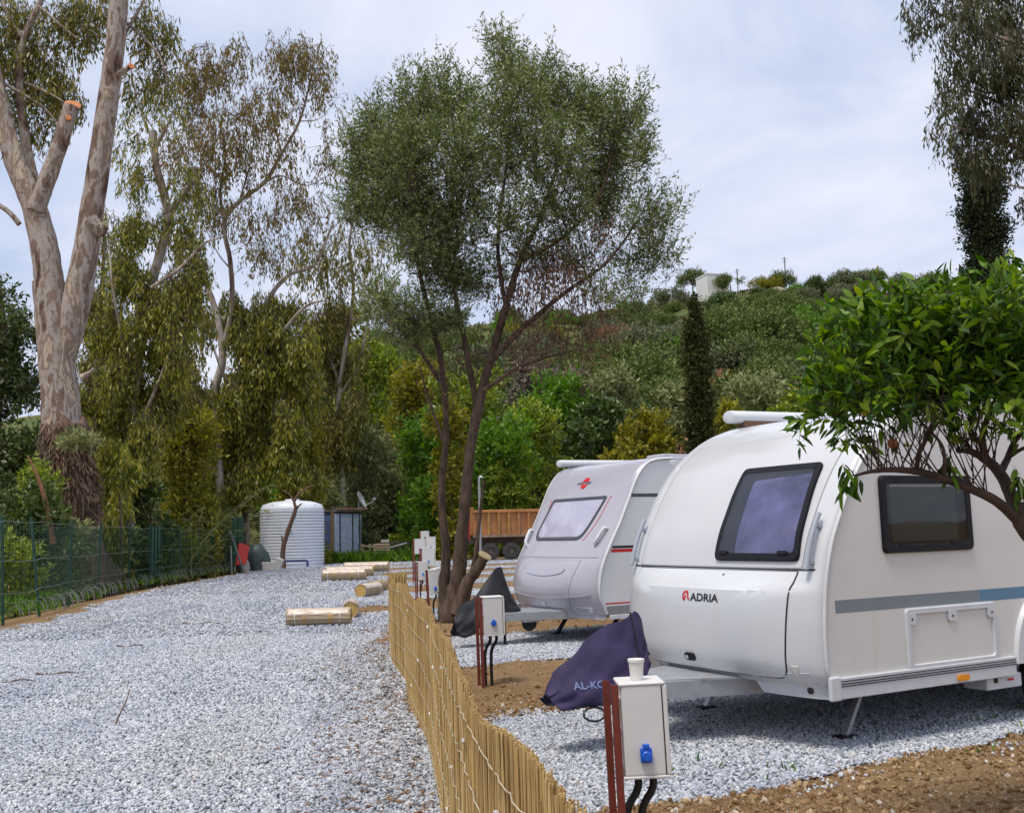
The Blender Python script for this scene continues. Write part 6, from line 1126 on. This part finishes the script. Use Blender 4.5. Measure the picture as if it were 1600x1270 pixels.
BL = [ # px, py, Y, rx, ry, leaf, label
 (565, 690, 72, 50, 60, gy_l, 'grey-green shrub right of the tank below the thin gum'), (610, 740, 74, 45, 70, gy_l, 'grey shrub above the stacked pallets'), (545, 770, 76, 50, 50, dk_l, 'dark shrub behind the blue shed roof'), (600, 820, 74, 50, 45, dk_l, 'dark low shrub behind the pallets'),
 (665, 690, 68, 48, 62, br_l, 'bright green tree left of the olive stems'), (690, 770, 66, 50, 50, br_l, 'bright green lower growth behind the olive stems'), (775, 690, 70, 65, 60, br_l, 'bright green tree right of the olive stems'), (835, 670, 74, 50, 55, md_l, 'mid green tree above the second caravan left end'), (800, 750, 69, 45, 42, md_l, 'mid green tree above the dump truck'), (730, 610, 80, 60, 45, md_l, 'mid green tree crown behind the upper olive stems'),
 (885, 690, 78, 50, 48, dk_l, 'dark bush above the second caravan roof'), (940, 660, 84, 45, 50, dk_l, 'dark green bush left of the yellow-green bushes'), (1010, 680, 80, 52, 42, yg_l, 'yellow-green bush left of the cypress'), (975, 715, 76, 40, 28, yg_l, 'low yellow-green bush above the second caravan roof'), (1140, 660, 80, 45, 36, yg_l, 'yellow-green bush right of the cypress'), (1215, 690, 82, 50, 40, yg_l, 'yellow-green bush behind the nearest caravan roof'), (1300, 680, 84, 70, 50, md_l, 'mid green bush behind the orange tree'), (1420, 690, 84, 80, 60, md_l, 'mid green bush hidden behind orange tree shoots'), (1540, 690, 84, 80, 60, gy_l, 'grey bush at right behind nearest caravan'),
 (870, 620, 88, 60, 60, br_l, 'lime green tree above the bright one, right of the olive'), (640, 610, 84, 45, 60, yg_l, 'yellowish tree left of the olive stems, high up'), (960, 610, 90, 55, 50, gy_l, 'grey-green tree above the dark green bush'), (1050, 640, 88, 45, 48, gy_l, 'grey-green tree touching left of the cypress'), (1180, 620, 92, 60, 45, gy_l, 'grey-green tree above the awning case'), (1250, 640, 88, 45, 45, md_l, 'mid green tree at the left edge of the orange tree'), (700, 660, 64, 36, 45, yg_l, 'yellow-green leaves right behind the olive stems'),
 (640, 850, 70, 40, 30, md_l, 'low green growth left of the far pedestals'), (860, 780, 76, 50, 60, dk_l, 'dark growth behind the dump truck'), (500, 780, 68, 40, 40, gy_l, 'grey bush between tank and shed'), (900, 610, 92, 55, 45, bt_l, 'bare twiggy bush behind the dry olive branches'), (840, 590, 96, 50, 45, bt_l, 'greyish bare bush left of the bare twiggy one'),
 (288, 650, 53, 55, 95, yg_l, 'yellowish bush glimpsed between the gum trunks'), (466, 690, 63, 42, 95, yg_l, 'yellow-green bush beside the weeping gum'), (300, 680, 60, 50, 70, md_l, 'green thicket behind the slender gum'), (570, 560, 95, 60, 50, md_l, 'green bush on the slope left of the olive'), (545, 500, 110, 35, 22, yg_l, 'small yellow-green bush high left of the olive'),
]
for k, b_ in enumerate(BL): bush(*b_[:7], 100+k)
# under the gums, behind the fence
UL = [(50, 800, 33, 60, 60, dk_l, 'dark leafy shrub left of the massive trunk foot', 9, 3.6), (165, 800, 39, 50, 70, eucd_l, 'dense gum regrowth right of the massive trunk foot', 12, 3), (235, 800, 47, 55, 60, dk_l, 'dark shrub behind the second fence bays', 9, 3.4), (300, 790, 54, 50, 65, eucd_l, 'hanging green shrub behind the solid fence panel', 11, 3), (345, 840, 60, 40, 45, dk_l, 'dark shrub behind the far fence end', 8, 3), (20, 870, 29, 60, 40, md_l, 'low green shrub behind the fence at left edge', 9, 3.6), (120, 740, 40, 60, 60, eucd_l, 'leafy gum shoots behind the peeling trunk', 12, 3), (270, 850, 51, 50, 35, md_l, 'low weedy shrub behind the middle fence bays', 8, 3.2), (118, 688, 34.4, 38, 18, gy_l, 'grey-green leafy sprig growing from the massive trunk', 14, 3.6), (200, 860, 42, 60, 35, dk_l, 'dark low thicket behind the nearer fence bays', 9, 3.4), (75, 850, 44, 70, 50, dk_l, 'dark thicket behind the massive trunk', 8, 3.4), (62, 770, 34, 40, 55, md_l, 'leafy shrub pressed against left of the massive trunk', 10, 3.4), (95, 840, 33.5, 55, 38, gy_l, 'grey-green shrub before the massive trunk foot', 10, 3), (185, 730, 37, 40, 60, eucd_l, 'hanging gum shoots touching right side of peeling trunk', 12, 3), (215, 660, 48, 50, 60, eucd_l, 'upper hanging gum shoots right of the peeling trunk', 12, 3)]
for k, (x, y, Yb, rx, ry, lf, lab, Lp, Wp) in enumerate(UL): bush(x, y, Yb, rx, ry, lf, lab, 200+k, 'shrubs under the gum trees', 9, Lp, Wp, 2.6, mode='droop' if lf in (eucd_l,) else 'up', skirt=y > 745, trunk=y > 700)
# giant cane with long arching leaves
for k, (px, py, Yc, lab) in enumerate(((275, 880, 48, 'clump of arching cane beside the solid fence panel'), (345, 880, 57, 'clump of arching cane near the far end of the fence'))):
    b = A(px, py, Yc); T = Tree('cane_clump', (b[0], Yc, -.2), lab, 300+k, 'cane'); r_ = T.r
    for j in range(16):
        a = r_.uniform(-.3, 3.4); l = r_.uniform(2., 4.6); lean = r_.uniform(.15, .8); d = np.array([math.cos(a)*lean, -abs(math.sin(a))*lean*.5, 1.]); P = [T.o+np.array([r_.normal(0, .4), r_.normal(0, .3), 0])]; P += [P[0]+d*l*.5, P[0]+d*l*np.array([1.25, 1.25, .92])]; Q = T.limb(P, [.022, .018, .008], seg=5, n=10)
        for q_ in Q[3:]:
            n = 4; D = np.stack([r_.normal(0, .8, n)+d[0], r_.normal(0, .6, n), r_.uniform(-.5, .5, n)], 1); T.lv.append((np.repeat(q_[None], n, 0), D, r_.uniform(.35, .75, n), r_.uniform(.03, .05, n)))
    T.done(M('cane_stem', (.30, .30, .14), .6, .2, 5), cane_l, True, .25)
# weeds: verge, under the van, by the shed
def weeds(name, pts, hgt, label, seed, n_=60, spread=.3, leaf=grass_l):
    r_ = np.random.default_rng(seed); P = []; D = []
    for (x, y) in pts:
        a = np.stack([r_.normal(x, spread, n_), r_.normal(y, spread, n_), np.full(n_, .0)], 1); P.append(a); D.append(np.stack([r_.normal(0, .5, n_), r_.normal(0, .5, n_), r_.uniform(.4, 1, n_)], 1))
    P = np.concatenate(P); D = np.concatenate(D); k = len(P); L = hgt*r_.uniform(.4, 1.3, k); tag(link(name, leaf_mesh(name, P, D, L, L*.16, r_), leaf), label, 'weeds', kind='stuff')
r_ = np.random.default_rng(9)
vp = [(float(np.interp(y, fpts[:, 1], fpts[:, 0]))+r_.uniform(-2.2, .15), y) for y in r_.uniform(17, 56, 90)]; weeds('verge_weeds', vp, .26, 'green weeds along the foot of the wire fence', 1, 55, .35)
weeds('shed_weeds', [tuple(A(x, 870, 63.5)[:2]) for x in np.linspace(500, 640, 26)], .75, 'tall green weeds at the foot of the blue shed', 2, 70, .5)
weeds('pitch_weeds', [tuple(G(x, y)) for x, y in ((1560, 1125), (1590, 1110), (1530, 1130), (1540, 1180), (1475, 1195), (1175, 1215), (1230, 1205), (1055, 1215), (1110, 1200), (1595, 1140))], .075, 'small green weeds sprouting at the edge of the nearest gravel pitch', 3, 14, .06)

# ================================================================== HILLSIDE PLANTING
hr_l = leaf_mat('hill_green_leaves', [(0.0364, 0.0616, 0.014), (0.0868, 0.126, 0.028), (0.147, 0.189, 0.0476), (0.224, 0.252, 0.077)], .22, .55, .3); ho_l = leaf_mat('hill_olive_leaves', [(0.0562, 0.07, 0.03), (0.1187, 0.14, 0.0625), (0.1875, 0.2063, 0.1063), (0.25, 0.2625, 0.1562)], .2, .55, .3)
def proto(kind, seed):
    T = Tree('proto', (0, 0, 0), None, seed); spec = {'round': (hr_l, 13, .74), 'olive': (ho_l, 14, .70), 'dark': (dk_l, 13, .72), 'yellow': (yg_l, 10, .5), 'russet': (rb_l, 9, .5), 'bare': (bt_l, 9, .55), 'bright': (br_l, 10, .6), 'scrub': (ho_l, 9, .38), 'tree': (hr_l, 10, .8)}[kind]; leaf, n, hz = spec; r_ = T.r
    T.limb([np.array([0, 0, -.15]), np.array([.03, 0, hz*.4]), np.array([0, 0, hz])], [.05, .04, .015], seg=6)
    for k in range(n):
        a = r_.uniform(0, 6.28); rr = math.sqrt(r_.uniform(0, 1))*.62; c = np.array([rr*math.cos(a), rr*math.sin(a), (.22 if kind != 'tree' else .55)+hz*.85*(1-rr*rr)*r_.uniform(.55, 1.05)]); f = r_.uniform(.22, .38); T.clump(c, (f, f, f*.85), .058, .030, cover=2.7 if kind != 'bare' else 1.3, mode='up', m=8, tl=.12, branch=False, spread=.7)
    T.done(gumd_m, leaf); return T.root
KIN = ['round', 'olive', 'dark', 'yellow', 'russet', 'bare', 'bright', 'scrub', 'tree']; PR = {k: [proto(k, 400+10*i+j) for j in range(2)] for i, k in enumerate(KIN)}; used = set()
WORD = {'round': 'round green bush', 'olive': 'grey-green bush', 'dark': 'dark evergreen bush', 'yellow': 'yellow-green bush', 'russet': 'russet bush', 'bare': 'bare grey bush', 'bright': 'bright green bush', 'scrub': 'low grey bush', 'tree': 'small green tree'}
def plant(kind, p, size, label=None, group='bushes on the hillside', rs=np.random.default_rng(77)):
    pr = PR[kind][int(rs.integers(0, 2))]
    if pr.name not in used: o = pr; used.add(pr.name)
    else: o = copy_tree(pr)
    o.name = {'tree': 'hillside_tree'}.get(kind, 'hillside_bush'); used.add(o.name)
    o.location = (p[0], p[1], float(hill_z(p[0], p[1]))-.1*size); o.rotation_euler = (0, 0, rs.uniform(0, 6.28)); o.scale = (size*rs.uniform(.85, 1.2), size*rs.uniform(.85, 1.2), size*rs.uniform(.85, 1.2)); return tag(o, label, 'tree' if kind == 'tree' else 'bush', group)
# those one can pick out in the photograph
for kind, px, py, size, lab in (('russet', 957, 540, 6.4, 'big russet brown bush on the slope right of the olive'), ('bright', 1247, 452, 3.6, 'round bright green tree on the skyline right of the tall pole'), ('dark', 1130, 485, 6.2, 'broad dark evergreen below the white house'), ('dark', 1175, 492, 4.0, 'dark evergreen right of the broad one below the house'), ('tree', 1083, 452, 5.2, 'pine-like tree on the skyline left of the white house'), ('tree', 1142, 450, 4.6, 'tree on the skyline just right of the white house'), ('olive', 1226, 468, 4.2, 'grey bush on the ridge below the tall pole'), ('bare', 1292, 446, 3.6, 'bare pinkish tree on the skyline'), ('tree', 1330, 446, 3.4, 'flat topped tree on the right skyline'), ('dark', 1275, 450, 2.8, 'dark bush on the skyline beside the round bright tree'), ('tree', 1368, 450, 2.8, 'small spindly tree far right on the skyline'), ('olive', 1310, 470, 3.8, 'grey-green bush just under the right skyline'), ('yellow', 1335, 452, 2.2, 'small yellow bush on the skyline'), ('dark', 1185, 452, 2.4, 'low dark bush on the skyline left of the pole'), ('russet', 1245, 512, 3.0, 'small russet bush below the rocks'), ('bright', 1035, 560, 6.0, 'bright rounded bush left of the narrow cypress'), ('dark', 1000, 555, 5.0, 'dark bush beside the russet one')):
    p = hill_at(px, py+14) if hill_at(px, py+14) is not None else A(px, py, 222); plant(kind, p, size, lab)
COLX = [520, 590, 660, 730, 800, 870, 940, 1010, 1075, 1140, 1205, 1270, 1340, 1420]; COLN = ['over the tank', 'over the shed', 'over the pallets', 'over the far pedestals', 'behind the olive stems', 'over the truck', 'behind dry olive twigs', 'over the silver caravan', 'just left of narrow cypress', 'just right of narrow cypress', 'over the awning case', 'under the skyline pole', 'at orange tree left edge', 'behind orange tree', 'far right behind orange tree']; BAND = ['at the foot of the slope', 'low on the slope', 'below mid slope', 'above mid slope', 'high on the slope', 'just under the ridge', 'on the ridge']
rs = np.random.default_rng(12); cells = []
for row, Yr in enumerate((88, 96, 104, 113, 122, 132, 142, 153, 164, 176, 188, 200, 211, 220)):
    for k in range(int(30)):
        px = 430+k*(1300/29)+rs.uniform(-24, 24); x = (px-800)/F_PX*Yr; cells.append((x, Yr+rs.uniform(-4.5, 4.5), px, row))
nb = 0
for (x, y, px, row) in cells:
    v = vnoise(np.array(x*.045+3), np.array(y*.03), 41); w_ = rs.uniform()
    if row > 9 and w_ < .34: continue
    if w_ < .10 or (row > 10 and 1080 < px < 1150): continue
    kd = 'olive' if v > .52 else 'round'; u = rs.uniform()
    if u < .15: kd = 'dark'
    elif u < .23: kd = 'scrub'
    elif u < .32: kd = 'yellow'
    elif u < .36: kd = 'bare' if row % 2 else 'russet'
    elif u < .41: kd = 'bright'
    if px > 1560 or (px > 1300 and row < 6): continue
    zone = COLN[int(np.searchsorted(COLX, px))]; hgt = BAND[row//2]; size = rs.uniform(4.6, 8.8)*(1.0 if row < 9 else .62); sw_ = 'large' if size > 7 else 'small' if size < 4.8 else 'medium'
    plant(kd, (x, y), size, f'{sw_} {WORD[kd]} {hgt}, {zone}', f'{WORD[kd]} on the hillside'); nb += 1
for kd in PR:
    for o in PR[kd]:
        if o.name.startswith('proto'):
            for c in list(o.children): bpy.data.objects.remove(c)
            bpy.data.objects.remove(o)
by = {}
for o in COL.objects:
    if o.parent is None and str(o.get('group', '')).endswith('on the hillside') and 'label' in o: by.setdefault(o['label'], []).append(o)
for lb, os_ in by.items():
    if len(os_) > 1:
        os_.sort(key=lambda o: o.location.x/o.location.y)
        for o, w_ in zip(os_, {2: ['left one', 'right one'], 3: ['left one', 'middle one', 'right one']}.get(len(os_), ['leftmost', 'second from left', 'third from left', 'fourth from left', 'fifth from left', 'sixth from left', 'seventh from left'])): o['label'] = lb.replace('medium ', '').replace(', ', ' ')+', '+w_
# scrub floor of the hill, too small to count
n = 42000; y = rs.uniform(80, 224, n); x = rs.uniform(-.26, .56, n)*y; z = hill_z(x, y); k = vnoise(x*.2, y*.2, 51) > .33; P = np.stack([x, y, z], 1)[k]; n = len(P); D = np.stack([rs.normal(0, .6, n), rs.normal(0, .6, n), rs.uniform(.5, 1, n)], 1); L = rs.uniform(.4, 1.2, n)
tag(link('hillside_scrub', leaf_mesh('hillside_scrub', P, D, L, L*.55, rs), leaf_mat('scrub_leaves', [(.05, .06, .02), (.10, .11, .04), (.17, .16, .07), (.20, .15, .08)], .2, .7, .2)), 'low dry scrub covering the hillside between the bushes', 'scrub', kind='stuff')
# white house, poles, rocks
hp = hill_at(1113, 452); hp = hp if hp is not None else A(1113, 452, 215); hw_m = M('white_render', (.74, .73, .71), .8, .06, .5); z0 = float(hill_z(hp[0], hp[1]))-1
ho = thing('white_house', (hp[0], hp[1], z0), R(18), 'white flat roofed house on the ridge of the hill', 'house'); m = MB(); m.box((-.9, 0, 2.9), (3.2, 5, 5.8)); m.obj('wall', hw_m, ho); m = MB(); m.box((1.4, .3, 2.4), (1.5, 4.4, 4.8)); m.obj('wing', M('cream_render', (.62, .56, .46), .8, .08, .5), ho); m = MB(); m.box((-.9, 0, 5.9), (3.4, 5.2, .25)); m.obj('roof_edge', hw_m, ho)
for (x, z) in ((1.5, 3.4), (1.5, 1.6)): m = MB(); m.box((x, -1.95, z), (.7, .1, 1.0)); w_ = m.obj('window', black_m, ho); m = MB(); m.box((x, -2.02, z-.55), (.9, .14, .1)); m.obj('sill', hw_m, w_)
m = MB(); m.box((2.4, -1.6, 2.5), (.9, 1.4, .2)); m.obj('balcony', hw_m, ho)
for px, py0, py1, lab in ((1228, 446, 402, 'tall thin utility pole on the ridge right of the house'), (1153, 452, 420, 'pale short pole beside the white house'), (1480, 462, 436, 'distant pylon on the ridge above the orange tree')):
    p = hill_at(px, py0); p = p if p is not None else A(px, py0, 222); zt = A(px, py1, p[1])[2]-p[2]; o = thing('utility_pole', (p[0], p[1], p[2]-.5), 0, lab, 'pole', 'utility poles on the ridge'); m = MB(); m.tube([(0, 0, 0), (0, 0, zt+.5)], .13, 7); m.obj('shaft', M('weathered_pole', (.20, .18, .16), .9, .1, 3), o); m = MB(); m.box((0, 0, zt+.1), (1.2, .12, .12)); m.box((0, 0, zt-.5), (.9, .12, .12)); m.obj('crossarm', steel_m, o)
rk_m = M('pale_hill_rock', (.30, .25, .19), .95, .3, .8, 6, .8, 2, c2=(.42, .37, .30))
for k, (px, py, s_, lab) in enumerate(((1247, 490, 1.5, 'big pale rock outcrop below the round bright tree'), (1222, 497, .9, 'smaller pale rock left of the big outcrop'), (1268, 498, .8, 'pale rock right of the big outcrop'), (1212, 462, 1.2, 'brown earth bank rock on the ridge'))):
    p = hill_at(px, py); p = p if p is not None else A(px, py, 215); r_ = np.random.default_rng(k); m = MB(); rr = []
    for ph in np.linspace(-.5, 1.35, 9): rr.append([(s_*1.5*math.cos(ph)*math.cos(t)*(1+r_.normal(0, .09)), s_*math.cos(ph)*math.sin(t)*(1+r_.normal(0, .09)), s_*.8*math.sin(ph)*(1+r_.normal(0, .05))) for t in np.linspace(0, 6.283, 14, endpoint=False)])
    m.loft(rr); tag(m.obj('rock', rk_m, loc=(p[0], p[1]-1.5, p[2]+.5)), lab, 'rock', 'rocks on the hillside')
# boulder and fallen trunk behind the fence
m = MB(); rr = []; r_ = np.random.default_rng(5)
for ph in np.linspace(-.4, 1.4, 9): rr.append([(1.0*math.cos(ph)*math.cos(t)*(1+r_.normal(0, .13)), .8*math.cos(ph)*math.sin(t)*(1+r_.normal(0, .13)), 1.15*math.sin(ph)*(1+r_.normal(0, .08))) for t in np.linspace(0, 6.283, 16, endpoint=False)])
m.loft(rr); q = A(150, 905, 30.5); tag(m.obj('stump', M('grey_stump', (.11, .085, .065), .95, .4, 2, 6, .8, 8), loc=(A(152, 900, 37)[0], 36.6, .1), smooth=60), 'grey knotty stump at the foot of the massive gum behind the fence', 'stump')
q = A(50, 760, 28.6); m = MB(); m.tube(curve([A(84, 850, 32.5), A(75, 800, 32.5), A(66, 765, 32.5), A(55, 735, 32.5), A(43, 712, 32.5)], 12), np.linspace(.10, .03, 12), 8, wob=.2, rng=r_); tag(m.obj('dead_branch', M('reddish_dead_wood', (.22, .10, .055), .9, .35, 4, 5, .4), smooth=50), 'reddish broken dead branch left of the massive gum trunk', 'branch')
